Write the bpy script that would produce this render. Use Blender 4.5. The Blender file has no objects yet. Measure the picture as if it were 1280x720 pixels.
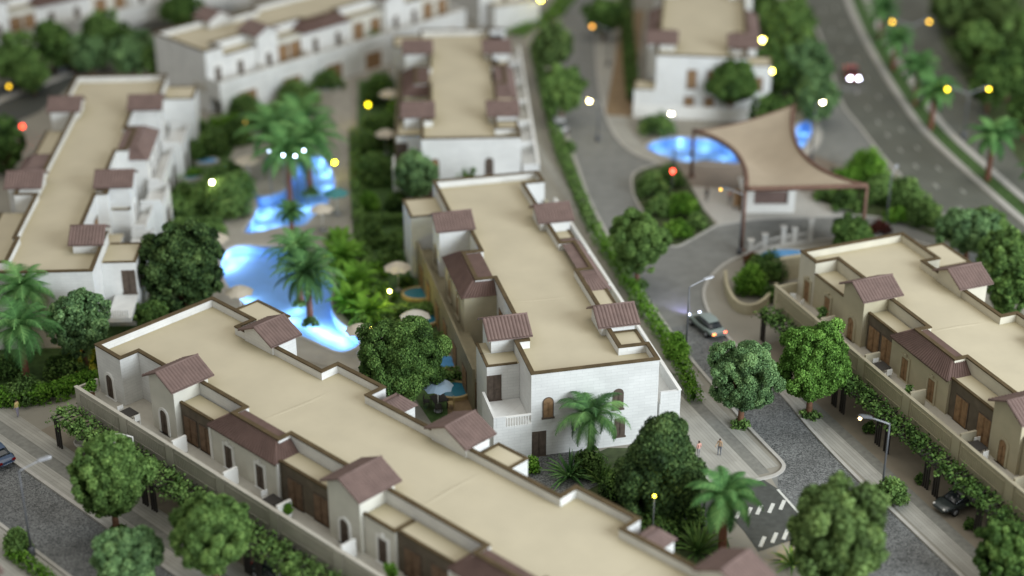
import bpy, bmesh, math, random
import numpy as np
from mathutils import Vector, Matrix
from mathutils.geometry import tessellate_polygon

random.seed(7); rng = np.random.default_rng(7)
sc = bpy.context.scene
col = sc.collection
PI = math.pi

# ------------------------------------------------------------------ camera survey
F = 2068.0; PITCH = 0.464; CAM_H = 67.49
cp, sp = math.cos(PITCH), math.sin(PITCH)

def G(px, py, z=0.0):
    """plan position (x, y) of the point at height z surveyed at photo coordinate px, py"""
    a = (px - 640) / F; b = (py - 360) / F
    dx, dy, dz = a, cp - b * sp, -sp - b * cp
    t = (z - CAM_H) / dz
    return (dx * t, dy * t)

def depth_of(x, y, z):
    return y * cp + (CAM_H - z) * sp

def scale_at(px, py, z=0.0):
    x, y = G(px, py, z)
    return F / depth_of(x, y, z)

cam_d = bpy.data.cameras.new('camera'); cam = bpy.data.objects.new('camera', cam_d); col.objects.link(cam)
cam.location = (0, 0, CAM_H); cam.rotation_euler = (PI / 2 - PITCH, 0, 0)
cam_d.sensor_width = 36; cam_d.lens = F / 1280 * 36
cam_d.clip_start = 1; cam_d.clip_end = 2000
cam_d.dof.use_dof = True; cam_d.dof.focus_distance = 125.5; cam_d.dof.aperture_fstop = 0.0325
cam_d.dof.aperture_blades = 0
sc.camera = cam

# ------------------------------------------------------------------ materials
def nodes(name):
    m = bpy.data.materials.new(name); m.use_nodes = True
    nt = m.node_tree; b = nt.nodes['Principled BSDF']
    return m, nt, b

def N(nt, t, **kw):
    n = nt.nodes.new(t)
    for k, v in kw.items(): setattr(n, k, v)
    return n

def mat(name, c, rough=0.7, var=0.12, scale=1.5, bump=0.0, bscale=20, spec=0.3, metal=0.0, detail=6):
    m, nt, b = nodes(name)
    b.inputs['Roughness'].default_value = rough
    b.inputs['Specular IOR Level'].default_value = spec
    b.inputs['Metallic'].default_value = metal
    tc = N(nt, 'ShaderNodeTexCoord')
    no = N(nt, 'ShaderNodeTexNoise'); no.inputs['Scale'].default_value = scale; no.inputs['Detail'].default_value = detail
    nt.links.new(tc.outputs['Object'], no.inputs['Vector'])
    r = N(nt, 'ShaderNodeValToRGB')
    r.color_ramp.elements[0].position = 0.3; r.color_ramp.elements[1].position = 0.7
    r.color_ramp.elements[0].color = tuple(x * (1 - var) for x in c) + (1,)
    r.color_ramp.elements[1].color = tuple(min(1, x * (1 + var)) for x in c) + (1,)
    nt.links.new(no.outputs['Fac'], r.inputs['Fac']); nt.links.new(r.outputs['Color'], b.inputs['Base Color'])
    if bump:
        n2 = N(nt, 'ShaderNodeTexNoise'); n2.inputs['Scale'].default_value = bscale
        nt.links.new(tc.outputs['Object'], n2.inputs['Vector'])
        bp = N(nt, 'ShaderNodeBump'); bp.inputs['Strength'].default_value = bump; bp.inputs['Distance'].default_value = 0.05
        nt.links.new(n2.outputs['Fac'], bp.inputs['Height']); nt.links.new(bp.outputs['Normal'], b.inputs['Normal'])
    return m

def emit(name, c, s):
    m = bpy.data.materials.new(name); m.use_nodes = True; nt = m.node_tree
    nt.nodes.remove(nt.nodes['Principled BSDF'])
    e = N(nt, 'ShaderNodeEmission'); e.inputs['Color'].default_value = tuple(c) + (1,); e.inputs['Strength'].default_value = s
    nt.links.new(e.outputs[0], nt.nodes['Material Output'].inputs[0])
    return m

def stone(name, c, row=0.32, width=1.1, var=0.06, mortar=0.86, horizontal=False, rough=0.75, sp_=0.06, noise=0.10):
    """fine coursed stone / paving: brick courses over a slow noise, in object space"""
    m, nt, b = nodes(name)
    b.inputs['Roughness'].default_value = rough; b.inputs['Specular IOR Level'].default_value = 0.25
    tc = N(nt, 'ShaderNodeTexCoord'); s = N(nt, 'ShaderNodeSeparateXYZ'); nt.links.new(tc.outputs['Object'], s.inputs[0])
    cb = N(nt, 'ShaderNodeCombineXYZ')
    if horizontal:
        nt.links.new(s.outputs['X'], cb.inputs['X']); nt.links.new(s.outputs['Y'], cb.inputs['Y'])
    else:
        ad = N(nt, 'ShaderNodeMath', operation='ADD'); nt.links.new(s.outputs['X'], ad.inputs[0]); nt.links.new(s.outputs['Y'], ad.inputs[1])
        nt.links.new(ad.outputs[0], cb.inputs['X']); nt.links.new(s.outputs['Z'], cb.inputs['Y'])
    br = N(nt, 'ShaderNodeTexBrick'); br.inputs['Scale'].default_value = 1
    br.inputs['Row Height'].default_value = row; br.inputs['Brick Width'].default_value = width
    br.inputs['Mortar Size'].default_value = sp_ * row; br.inputs['Mortar Smooth'].default_value = 0.5
    br.inputs['Color1'].default_value = tuple(x * (1 - var) for x in c) + (1,)
    br.inputs['Color2'].default_value = tuple(min(1, x * (1 + var)) for x in c) + (1,)
    br.inputs['Mortar'].default_value = tuple(x * mortar for x in c) + (1,)
    nt.links.new(cb.outputs[0], br.inputs['Vector'])
    no = N(nt, 'ShaderNodeTexNoise'); no.inputs['Scale'].default_value = 0.55; no.inputs['Detail'].default_value = 8
    nt.links.new(tc.outputs['Object'], no.inputs['Vector'])
    mr = N(nt, 'ShaderNodeMapRange'); mr.inputs['From Min'].default_value = 0.3; mr.inputs['From Max'].default_value = 0.7
    mr.inputs['To Min'].default_value = 1 - noise; mr.inputs['To Max'].default_value = 1 + noise * 0.5
    nt.links.new(no.outputs['Fac'], mr.inputs['Value'])
    mx = N(nt, 'ShaderNodeVectorMath', operation='SCALE')
    nt.links.new(br.outputs['Color'], mx.inputs[0]); nt.links.new(mr.outputs[0], mx.inputs['Scale'])
    nt.links.new(mx.outputs[0], b.inputs['Base Color'])
    bp = N(nt, 'ShaderNodeBump'); bp.inputs['Strength'].default_value = 0.25; bp.inputs['Distance'].default_value = 0.03; bp.invert = True
    nt.links.new(br.outputs['Fac'], bp.inputs['Height']); nt.links.new(bp.outputs['Normal'], b.inputs['Normal'])
    return m

def cobble(name, c0, c1, scale=4.5):
    m, nt, b = nodes(name); b.inputs['Roughness'].default_value = 0.55; b.inputs['Specular IOR Level'].default_value = 0.45
    tc = N(nt, 'ShaderNodeTexCoord')
    v = N(nt, 'ShaderNodeTexVoronoi'); v.inputs['Scale'].default_value = scale
    nt.links.new(tc.outputs['Object'], v.inputs['Vector'])
    r = N(nt, 'ShaderNodeValToRGB'); e = r.color_ramp.elements
    e[0].position = 0.1; e[0].color = tuple(c0) + (1,); e[1].position = 0.9; e[1].color = tuple(c1) + (1,)
    sx = N(nt, 'ShaderNodeSeparateXYZ'); nt.links.new(v.outputs['Color'], sx.inputs[0]); nt.links.new(sx.outputs['X'], r.inputs['Fac'])
    no = N(nt, 'ShaderNodeTexNoise'); no.inputs['Scale'].default_value = 0.5; no.inputs['Detail'].default_value = 7
    nt.links.new(tc.outputs['Object'], no.inputs['Vector'])
    mr = N(nt, 'ShaderNodeMapRange'); mr.inputs['From Min'].default_value = .3; mr.inputs['From Max'].default_value = .7
    mr.inputs['To Min'].default_value = .75; mr.inputs['To Max'].default_value = 1.2
    nt.links.new(no.outputs['Fac'], mr.inputs['Value'])
    mx = N(nt, 'ShaderNodeVectorMath', operation='SCALE'); nt.links.new(r.outputs['Color'], mx.inputs[0]); nt.links.new(mr.outputs[0], mx.inputs['Scale'])
    nt.links.new(mx.outputs[0], b.inputs['Base Color'])
    v2 = N(nt, 'ShaderNodeTexVoronoi', feature='DISTANCE_TO_EDGE'); v2.inputs['Scale'].default_value = scale
    nt.links.new(tc.outputs['Object'], v2.inputs['Vector'])
    bp = N(nt, 'ShaderNodeBump'); bp.inputs['Strength'].default_value = .5; bp.inputs['Distance'].default_value = .05
    nt.links.new(v2.outputs['Distance'], bp.inputs['Height']); nt.links.new(bp.outputs['Normal'], b.inputs['Normal'])
    return m

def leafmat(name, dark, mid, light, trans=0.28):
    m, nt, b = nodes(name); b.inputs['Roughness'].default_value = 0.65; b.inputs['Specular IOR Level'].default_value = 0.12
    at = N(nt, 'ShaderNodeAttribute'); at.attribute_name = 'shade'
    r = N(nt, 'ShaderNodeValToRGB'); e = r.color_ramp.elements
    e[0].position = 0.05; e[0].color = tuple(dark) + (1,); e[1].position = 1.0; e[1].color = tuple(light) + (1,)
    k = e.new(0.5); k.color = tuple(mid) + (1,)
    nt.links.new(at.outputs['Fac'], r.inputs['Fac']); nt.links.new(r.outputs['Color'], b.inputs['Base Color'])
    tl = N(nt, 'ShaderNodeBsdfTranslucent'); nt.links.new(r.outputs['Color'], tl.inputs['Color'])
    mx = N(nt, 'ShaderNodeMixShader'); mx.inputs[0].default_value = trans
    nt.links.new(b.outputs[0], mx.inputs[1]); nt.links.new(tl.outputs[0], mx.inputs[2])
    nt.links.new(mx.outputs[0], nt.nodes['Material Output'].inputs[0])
    return m

def water(name, tint, gloss_tint=(1, 1, 1)):
    m = bpy.data.materials.new(name); m.use_nodes = True; nt = m.node_tree; nt.nodes.remove(nt.nodes['Principled BSDF'])
    t = N(nt, 'ShaderNodeBsdfTransparent'); t.inputs['Color'].default_value = tuple(tint) + (1,)
    g = N(nt, 'ShaderNodeBsdfGlossy'); g.inputs['Roughness'].default_value = 0.08
    fr = N(nt, 'ShaderNodeFresnel'); fr.inputs['IOR'].default_value = 1.33
    tc = N(nt, 'ShaderNodeTexCoord'); no = N(nt, 'ShaderNodeTexNoise'); no.inputs['Scale'].default_value = 1.2
    nt.links.new(tc.outputs['Object'], no.inputs['Vector'])
    bp = N(nt, 'ShaderNodeBump'); bp.inputs['Strength'].default_value = .15; bp.inputs['Distance'].default_value = .1
    nt.links.new(no.outputs['Fac'], bp.inputs['Height']); nt.links.new(bp.outputs['Normal'], g.inputs['Normal']); nt.links.new(bp.outputs['Normal'], fr.inputs['Normal'])
    mx = N(nt, 'ShaderNodeMixShader'); nt.links.new(fr.outputs[0], mx.inputs[0]); nt.links.new(t.outputs[0], mx.inputs[1]); nt.links.new(g.outputs[0], mx.inputs[2])
    nt.links.new(mx.outputs[0], nt.nodes['Material Output'].inputs[0])
    return m

M = {}
M['wall'] = stone('white stone wall', (0.74, 0.74, 0.715), row=0.26, width=0.9, var=0.03, mortar=0.85)
M['plain'] = mat('cream render', (0.74, 0.72, 0.65), var=0.05, scale=0.8, bump=.08)
M['olive'] = mat('sand render', (0.47, 0.42, 0.29), var=0.08, scale=0.7, bump=.08)
M['facade'] = mat('grey cream facade', (0.65, 0.63, 0.55), var=0.07, scale=0.7, bump=.08)
M['cream'] = mat('shade tinted cream wall', (0.60, 0.565, 0.46), var=0.06, scale=0.7, bump=.08)  # white wall toned cream, its warm shade mixed into the base colour
M['brown'] = mat('brown timber cladding', (0.13, 0.105, 0.075), var=0.2, scale=1.2)
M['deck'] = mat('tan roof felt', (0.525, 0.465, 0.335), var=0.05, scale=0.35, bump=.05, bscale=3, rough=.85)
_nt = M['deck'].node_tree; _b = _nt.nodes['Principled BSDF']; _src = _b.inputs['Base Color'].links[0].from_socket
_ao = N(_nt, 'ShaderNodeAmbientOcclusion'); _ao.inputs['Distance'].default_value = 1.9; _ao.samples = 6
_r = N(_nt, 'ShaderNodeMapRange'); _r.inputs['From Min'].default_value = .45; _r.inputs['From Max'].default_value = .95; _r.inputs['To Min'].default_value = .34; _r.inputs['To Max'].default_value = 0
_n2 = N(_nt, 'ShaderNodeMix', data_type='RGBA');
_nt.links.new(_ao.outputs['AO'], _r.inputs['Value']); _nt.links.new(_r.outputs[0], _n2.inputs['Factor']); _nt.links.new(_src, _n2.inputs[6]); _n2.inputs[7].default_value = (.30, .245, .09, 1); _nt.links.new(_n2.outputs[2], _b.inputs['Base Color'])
M['coping'] = mat('dark brown coping', (0.095, 0.066, 0.031), var=0.22, scale=1.1, rough=.8)
M['tile'] = mat('terracotta roof tile', (0.178, 0.122, 0.106), var=0.13, scale=1.3, rough=.75)
M['tiledark'] = mat('aged roof tile', (0.128, 0.080, 0.066), var=0.13, scale=1.3, rough=.75)
M['wood'] = mat('oak shutter', (0.27, 0.165, 0.085), var=0.3, scale=2.2)
M['wooddark'] = mat('dark shutter', (0.10, 0.075, 0.058), var=0.3, scale=2.2)
M['parapetwall'] = mat('grey parapet render', (0.48, 0.45, 0.38), var=0.10, scale=.8)
M['woodmid'] = mat('brown shutter', (0.165, 0.105, 0.065), var=0.3, scale=2.2)
M['parapet'] = mat('pale parapet coping', (0.52, 0.49, 0.42), var=0.06)
M['parapet_sand'] = mat('sand parapet coping', (0.40, 0.36, 0.26), var=0.07)
M['gardenwall'] = mat('brown sand wall', (0.235, 0.205, 0.13), var=0.15, scale=.9)
M['white'] = mat('white paint', (0.80, 0.79, 0.75), var=0.03)
M['ground'] = mat('sand coloured paving', (0.285, 0.265, 0.22), var=0.10, scale=0.25, bump=.1, bscale=11)
M['pave'] = stone('striped paving', (0.40, 0.385, 0.34), row=0.27, width=14, var=0.08, mortar=0.62, horizontal=True, noise=.14)
M['paveband'] = mat('dark paving band', (0.22, 0.215, 0.19), var=0.16, scale=2.5)
M['drive'] = mat('driveway paving', (0.25, 0.215, 0.165), var=0.12, scale=.6)
M['kerb'] = mat('kerb stone', (0.46, 0.44, 0.40), var=0.08, scale=2)
M['cobble'] = cobble('grey cobbles', (0.06, 0.063, 0.062), (0.23, 0.235, 0.23), scale=11)
M['asphalt'] = mat('asphalt', (0.075, 0.078, 0.07), var=0.2, scale=2.0, bump=.1)
M['road'] = mat('grey road surface', (0.205, 0.205, 0.19), var=0.12, scale=.8, bump=.1)
M['highway'] = mat('worn highway asphalt', (0.125, 0.128, 0.105), var=0.14, scale=.3)
M['fadedpaint'] = mat('faded lane paint', (0.48, 0.48, 0.43), var=.1)
M['paint'] = mat('road paint', (0.62, 0.62, 0.57), var=0.08, scale=4)
M['plaza'] = mat('brown plaza paving', (0.23, 0.19, 0.155), var=0.12, scale=.5)
M['lawn'] = mat('lawn turf', (0.06, 0.115, 0.03), var=0.4, scale=1.6, bump=.4, bscale=14)
M['soil'] = mat('planting soil', (0.06, 0.08, 0.03), var=0.4, scale=1.4)
M['terr'] = mat('brown deck boards', (0.24, 0.165, 0.09), var=0.2, scale=1.2)
M['pooldeck'] = mat('pool terrace stone', (0.36, 0.335, 0.29), var=0.10, scale=.6)
M['basin'] = mat('pale blue pool tile', (0.30, 0.54, 0.95), var=0.06, scale=1)
M['water'] = water('clear pool water', (0.82, 0.92, 1.0))
M['teal'] = mat('teal water', (0.03, 0.17, 0.25), rough=.08, var=.1, spec=.5)
M['bluewater'] = mat('blue water', (0.10, 0.32, 0.62), rough=.1, var=.12, spec=.5)
M['rim'] = mat('tan pool rim', (0.48, 0.36, 0.17), var=.1)
M['bark'] = mat('brown bark', (0.17, 0.085, 0.05), var=0.3, scale=3)
M['palmbark'] = mat('red brown palm bark', (0.19, 0.08, 0.05), var=0.3, scale=4, bump=.4)
M['metal'] = mat('dark lamp metal', (0.10, 0.105, 0.115), var=.1, rough=.4, spec=.5)
M['grey'] = mat('grey metal', (0.33, 0.34, 0.36), var=.05, rough=.35, spec=.5)
M['canvas'] = mat('tan canvas', (0.43, 0.355, 0.26), var=.07, scale=.5)
M['beam'] = mat('brown canopy edge', (0.15, 0.085, 0.06), var=.15)
M['parasol'] = mat('cream parasol cloth', (0.56, 0.50, 0.40), var=.05)
M['parasolpale'] = mat('pale parasol cloth', (0.68, 0.65, 0.58), var=.05)
M['parasolblue'] = mat('pale blue parasol cloth', (0.38, 0.50, 0.62), var=.05)
M['tealcloth'] = mat('teal parasol cloth', (0.06, 0.22, 0.22), var=.08)
M['darkwood'] = mat('dark furniture', (0.05, 0.045, 0.04), var=.1)
M['pot'] = mat('clay pot', (0.30, 0.18, 0.11), var=.1)
M['tyre'] = mat('tyre rubber', (0.015, 0.015, 0.016), var=.1)
M['glass'] = mat('dark car glass', (0.02, 0.025, 0.03), rough=.08, var=.05, spec=.6)
M['lf_mid'] = leafmat('mid green leaves', (0.035, 0.064, 0.018), (0.150, 0.266, 0.074), (0.359, 0.539, 0.154))
M['lf_blue'] = leafmat('blue green leaves', (0.041, 0.079, 0.038), (0.169, 0.302, 0.123), (0.405, 0.610, 0.254))
M['lf_yel'] = leafmat('yellow green leaves', (0.029, 0.062, 0.013), (0.127, 0.267, 0.047), (0.293, 0.527, 0.111))
M['lf_dark'] = leafmat('dark green leaves', (0.023, 0.046, 0.014), (0.096, 0.186, 0.046), (0.264, 0.413, 0.108))
M['lf_olive'] = leafmat('olive green leaves', (0.036, 0.057, 0.018), (0.150, 0.240, 0.075), (0.312, 0.442, 0.143))
M['lf_palm'] = leafmat('palm fronds', (0.028, 0.077, 0.024), (0.107, 0.256, 0.079), (0.278, 0.488, 0.159))
M['lf_deep'] = leafmat('deep green leaves', (.012, .026, .009), (.056, .106, .034), (.165, .255, .080), trans=.12)
M['lf_date'] = leafmat('date palm fronds', (0.018, 0.046, 0.017), (0.070, 0.169, 0.054), (0.201, 0.371, 0.113), trans=.06)
M['lf_bright'] = leafmat('bright green leaves', (0.030, 0.077, 0.011), (0.144, 0.318, 0.036), (0.328, 0.564, 0.090))

# ------------------------------------------------------------------ object helpers
def link(o, parent=None):
    col.objects.link(o)
    if parent is not None: o.parent = parent
    return o

def tag(o, label=None, cat=None, group=None, kind=None):
    if label: o['label'] = label
    if cat: o['category'] = cat
    if group: o['group'] = group
    if kind: o['kind'] = kind
    return o

def empty(name, loc, rz=0.0, label=None, cat=None, group=None):
    o = bpy.data.objects.new(name, None); o.empty_display_size = .3
    o.location = loc; o.rotation_euler = (0, 0, rz); link(o)
    return tag(o, label, cat, group)

def dup(o, parent=None):
    c = o.copy(); link(c, parent)
    for ch in list(o.children): dup(ch, c)
    return c

class MB:
    def __init__(s): s.v = []; s.f = []; s.sm = []
    def add(s, vs, fs, smooth=False):
        b = len(s.v); s.v += [tuple(p) for p in vs]; s.f += [tuple(i + b for i in f) for f in fs]; s.sm += [smooth] * len(fs); return s
    def box(s, x0, x1, y0, y1, z0, z1, taper=0.0):
        t = taper
        return s.add([(x0, y0, z0), (x1, y0, z0), (x1, y1, z0), (x0, y1, z0), (x0 + t, y0 + t, z1), (x1 - t, y0 + t, z1), (x1 - t, y1 - t, z1), (x0 + t, y1 - t, z1)],
                     [(3, 2, 1, 0), (4, 5, 6, 7), (0, 1, 5, 4), (1, 2, 6, 5), (2, 3, 7, 6), (3, 0, 4, 7)])
    def prism(s, poly, z0, z1):
        n = len(poly)
        return s.add([(x, y, z0) for x, y in poly] + [(x, y, z1) for x, y in poly],
                     [tuple(reversed(range(n))), tuple(range(n, 2 * n))] + [(i, (i + 1) % n, n + (i + 1) % n, n + i) for i in range(n)])
    def tube(s, pts, r, n=8, r1=None, caps=True):
        pts = [Vector(p) for p in pts]; m = len(pts)
        rs = r if isinstance(r, (list, tuple)) else [r + ((r1 if r1 is not None else r) - r) * i / max(1, m - 1) for i in range(m)]
        up = Vector((0, 0, 1)); vs = []
        ref = None
        for i, p in enumerate(pts):
            d = (pts[min(i + 1, m - 1)] - pts[max(i - 1, 0)]).normalized()
            if ref is None:
                ref = d.cross(Vector((1, 0, 0)) if abs(d.x) < .8 else Vector((0, 1, 0))).normalized()
            ref = (ref - d * ref.dot(d)).normalized(); q = d.cross(ref)
            for k in range(n):
                a = 2 * PI * k / n; vs.append(p + (ref * math.cos(a) + q * math.sin(a)) * rs[i])
        fs = [(i * n + k, i * n + (k + 1) % n, (i + 1) * n + (k + 1) % n, (i + 1) * n + k) for i in range(m - 1) for k in range(n)]
        if caps: fs += [tuple(reversed(range(n))), tuple(range((m - 1) * n, m * n))]
        return s.add(vs, fs, True)
    def lathe(s, prof, n=16, cx=0, cy=0, cz=0):
        m = len(prof); vs = []
        for r, z in prof:
            for k in range(n):
                a = 2 * PI * k / n; vs.append((cx + r * math.cos(a), cy + r * math.sin(a), cz + z))
        fs = [(i * n + k, i * n + (k + 1) % n, (i + 1) * n + (k + 1) % n, (i + 1) * n + k) for i in range(m - 1) for k in range(n)]
        fs += [tuple(reversed(range(n))), tuple(range((m - 1) * n, m * n))]
        return s.add(vs, fs, True)
    def mesh(s, name, m):
        me = bpy.data.meshes.new(name); me.from_pydata(s.v, [], s.f); me.update()
        if m: me.materials.append(M[m] if isinstance(m, str) else m)
        me.polygons.foreach_set('use_smooth', s.sm)
        return me
    def build(s, name, m, parent=None, bevel=0.0):
        o = bpy.data.objects.new(name, s.mesh(name, m)); link(o, parent)
        if bevel:
            b = o.modifiers.new('bevel', 'BEVEL'); b.width = bevel; b.segments = 2; b.limit_method = 'ANGLE'
        return o

def structure(name, o): o['kind'] = 'structure'; return o

def leafmesh(name, quads, shade, m):
    """quads: (n,4,3) array; shade: (n,)"""
    n = len(quads)
    me = bpy.data.meshes.new(name)
    me.vertices.add(4 * n); me.vertices.foreach_set('co', quads.reshape(-1).astype(np.float32))
    me.loops.add(4 * n); me.loops.foreach_set('vertex_index', np.arange(4 * n, dtype=np.int32))
    me.polygons.add(n); me.polygons.foreach_set('loop_start', np.arange(0, 4 * n, 4, dtype=np.int32))
    try: me.polygons.foreach_set('loop_total', np.full(n, 4, dtype=np.int32))
    except Exception: pass
    me.update(calc_edges=True)
    a = me.attributes.new('shade', 'FLOAT', 'FACE'); a.data.foreach_set('value', np.clip(shade, 0, 1).astype(np.float32))
    me.materials.append(M[m] if isinstance(m, str) else m)
    return me

def leaf_quads(P, Nn, size, aspect=1.0):
    n = len(P)
    Nn = Nn / (np.linalg.norm(Nn, axis=1, keepdims=True) + 1e-9)
    R = rng.normal(size=(n, 3)); T = np.cross(Nn, R); T /= (np.linalg.norm(T, axis=1, keepdims=True) + 1e-9); B = np.cross(Nn, T)
    s = size * (0.65 + 0.7 * rng.random((n, 1))); a = T * s; b = B * s * aspect
    bend = Nn * s * 0.25
    return np.stack([P - a - bend, P - b * .75, P + a - bend, P + b * .75], 1)

def sphere_dirs(n):
    d = rng.normal(size=(n, 3)); return d / np.linalg.norm(d, axis=1, keepdims=True)

def blob_leaves(blobs, per_area, leaf, inner=0.0, ell=(1, 1, 1), jitter=0.6, bias=None):
    """leaf quads over a set of (centre, radius) blobs; returns quads, shade"""
    Q = []; S = []
    for c, r in blobs:
        c = np.array(c); n = max(12, int(per_area * 4 * PI * r * r))
        d = sphere_dirs(n)
        if bias is not None:
            w = c - np.array(bias); w = w / (np.linalg.norm(w) + 1e-6)
            flip = (d @ w) < -0.25
            d[flip] *= -1
        p = c + d * r * (0.72 + 0.46 * rng.random((n, 1)))
        bs = rng.normal(0, .13)
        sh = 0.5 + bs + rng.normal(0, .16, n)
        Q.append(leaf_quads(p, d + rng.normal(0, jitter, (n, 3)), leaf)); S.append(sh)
        # clump heart: leaves coloured dark to stand for the inner shade
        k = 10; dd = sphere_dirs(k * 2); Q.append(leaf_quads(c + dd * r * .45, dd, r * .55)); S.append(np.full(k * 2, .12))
    return np.concatenate(Q), np.concatenate(S)
# ------------------------------------------------------------------ vegetation
def tree(px, py, w, h, label, leaf='lf_mid', zc=None, base=None, blobs=46, dens=1.0, group=None, shape='round', name='leafy_tree', leafsize=.10, bark='bark', lean=0.0):
    """crown centre at photo survey point px,py; w,h its surveyed size in photo pixels"""
    if base is not None:
        bx, by = G(base[0], base[1], 0)
        # height of the crown centre above that foot
        lo, hi = 0.0, 30.0
        for _ in range(40):
            m = (lo + hi) / 2
            yy = by; c_up = (m - CAM_H) * cp + yy * sp; d = yy * cp - (m - CAM_H) * sp
            if 360 - F * c_up / d > py: lo = m
            else: hi = m
        zc = lo; x, y = bx, by
    else:
        x, y = G(px, py, zc)
    s = F / depth_of(x, y, zc)
    r = w / 2 / s; hz = h / 2 / s
    rz = math.sqrt(max(hz * hz - (r * sp) ** 2, (0.55 * r) ** 2)) / cp
    rz = min(rz, zc - 0.15)
    root = empty(name, (x, y, 0), random.random() * 6.28, label, 'tree', group)
    bl = []; nb = int(blobs * 2.3); ph0 = random.random() * 6.28
    for i in range(nb):
        t = (i + .5) / nb; ph = i * 2.39996 + random.uniform(-.25, .25); cz = 1 - 2 * t
        if random.random() < .07: continue
        q = math.sqrt(max(0, 1 - cz * cz))
        lob = 1 + .10 * math.sin(2 * ph + ph0) + .09 * math.sin(3 * ph + 4 * cz + ph0 * 2) + .07 * math.sin(5 * cz + ph0)
        k = random.uniform(.66, .90) * lob
        fx, fy, fz = q * math.cos(ph) * k, q * math.sin(ph) * k, cz * k
        if shape == 'cone':
            wd = 0.40 + 0.72 * (0.5 - fz / 2) ** .8; fx *= wd; fy *= wd
        if shape == 'umbrella' and fz < -.1: fz *= .35
        bl.append(((fx * r, fy * r, zc + fz * rz), r * random.uniform(.11, .22)))
    for i in range(7):
        bl.append(((random.uniform(-.3, .3) * r, random.uniform(-.3, .3) * r, zc + random.uniform(-.4, .4) * rz), r * .42))
    per = 46 * dens * (.13 / leafsize) ** 2
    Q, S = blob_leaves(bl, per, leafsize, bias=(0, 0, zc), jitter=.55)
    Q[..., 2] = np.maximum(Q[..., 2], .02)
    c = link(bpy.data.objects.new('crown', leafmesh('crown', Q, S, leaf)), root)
    t = MB(); rt = max(.12, r * .085)
    top = (lean, 0, zc - rz * .15)
    t.tube([(0, 0, 0), (lean * .3, .03, (zc - rz) * .6 + .2), (lean * .7, 0, max(zc - rz, .5)), top], [rt * 1.25, rt, rt * .9, rt * .5], 8)
    zb = max(zc - rz * .9, .4)
    for i in range(5):
        a = i * 1.256 + random.random() * .6
        t.tube([(lean * .6, 0, zb), (math.cos(a) * r * .3, math.sin(a) * r * .3, zb + rz * .4), (math.cos(a) * r * .62, math.sin(a) * r * .62, zb + rz * .95)], [rt * .6, rt * .4, rt * .15], 6)
    t.build('trunk', bark, root)
    return root

def palm(base, top_py, spread, label, group=None, fronds=26, leaf='lf_palm', lean=(0, 0), name='palm_tree', droop=1.0, bark='palmbark', thick=1.0, cat='palm', wide=.075):
    """foot at photo survey point base; head of the trunk at photo row top_py; spread = frond length in metres"""
    x, y = G(base[0], base[1], 0)
    lo, hi = 0.0, 20.0
    for _ in range(40):
        m = (lo + hi) / 2
        c_up = (m - CAM_H) * cp + y * sp; d = y * cp - (m - CAM_H) * sp
        if 360 - F * c_up / d > top_py: lo = m
        else: hi = m
    H = lo
    root = empty(name, (x, y, 0), 0, label, cat, group)
    t = MB(); rt = .24 * thick; pts = []; rs = []
    n = 14
    for i in range(n + 1):
        k = i / n; pts.append((lean[0] * k * k, lean[1] * k * k, H * k)); rs.append(rt * (1.25 - .4 * k) * (1.0 + .10 * (i % 2)))
    t.tube(pts, rs, 10); t.build('trunk', bark, root)
    Q = []; S = []
    for i in range(fronds):
        a = i * 2.39996 + random.uniform(-.2, .2); u = (i + .5) / fronds
        el = 1.35 - 1.75 * u + random.uniform(-.12, .12)
        L = spread * random.uniform(.85, 1.1) * (0.8 + .2 * math.sin(PI * u))
        seg = 10; p = np.array([lean[0], lean[1], H - .05]); dirh = np.array([math.cos(a), math.sin(a), 0]); e = el; prev = p.copy()
        sh = .5 + random.gauss(0, .12) - .25 * (u > .85)
        side = np.array([-math.sin(a), math.cos(a), 0])
        for j in range(seg):
            k = (j + .5) / seg
            d = dirh * math.cos(e) + np.array([0, 0, math.sin(e)])
            q = p + d * L / seg
            up = np.cross(d, side) * -1
            # rachis
            wv = side * .022
            Q.append(np.array([p - wv, q - wv, q + wv, p + wv])); S.append(sh + .2)
            ll = L * .25 * math.sin(PI * min(1, .12 + .88 * k) ** .75) + .06
            for sub in (0.0, .33, .67):
                o = p + (q - p) * sub
                for sg in (-1, 1):
                    ld = side * sg * .85 + d * .62 + np.array([0, 0, -.30])
                    ld = ld / np.linalg.norm(ld); wd = d * wide
                    tip = o + ld * ll
                    Q.append(np.array([o - wd, o + wd, tip + wd * .25, tip - wd * .1])); S.append(sh + random.gauss(0, .1))
            p = q; e -= droop * (1.9 / seg) * (0.45 + k)
    link(bpy.data.objects.new('crown', leafmesh('crown', np.array(Q), np.array(S), leaf)), root)
    return root

def shrub(px, py, w, h, label, leaf='lf_mid', group=None, name='shrub', z0=0.0, world=None, size=None, leafsize=.11, blobs=14, cat='shrub', dens=1.0):
    """foot centre at photo point px,py; w,h in photo pixels (or size=(rx,rz) in metres)"""
    x, y = world if world else G(px, py, z0)
    s = F / depth_of(x, y, z0)
    rx, rz = size if size else (w / 2 / s, h / s)
    bl = []
    for i in range(blobs):
        a = i * 2.4; k = math.sqrt((i + .5) / blobs)
        bl.append(((math.cos(a) * rx * k * .72, math.sin(a) * rx * k * .72, rz * (.85 - .6 * k * k) * random.uniform(.7, 1.0)), max(rx, rz) * random.uniform(.2, .32)))
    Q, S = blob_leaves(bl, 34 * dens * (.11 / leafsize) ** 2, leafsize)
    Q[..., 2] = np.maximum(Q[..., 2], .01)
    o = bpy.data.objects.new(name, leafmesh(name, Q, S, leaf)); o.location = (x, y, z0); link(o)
    return tag(o, label, cat, group)

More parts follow.
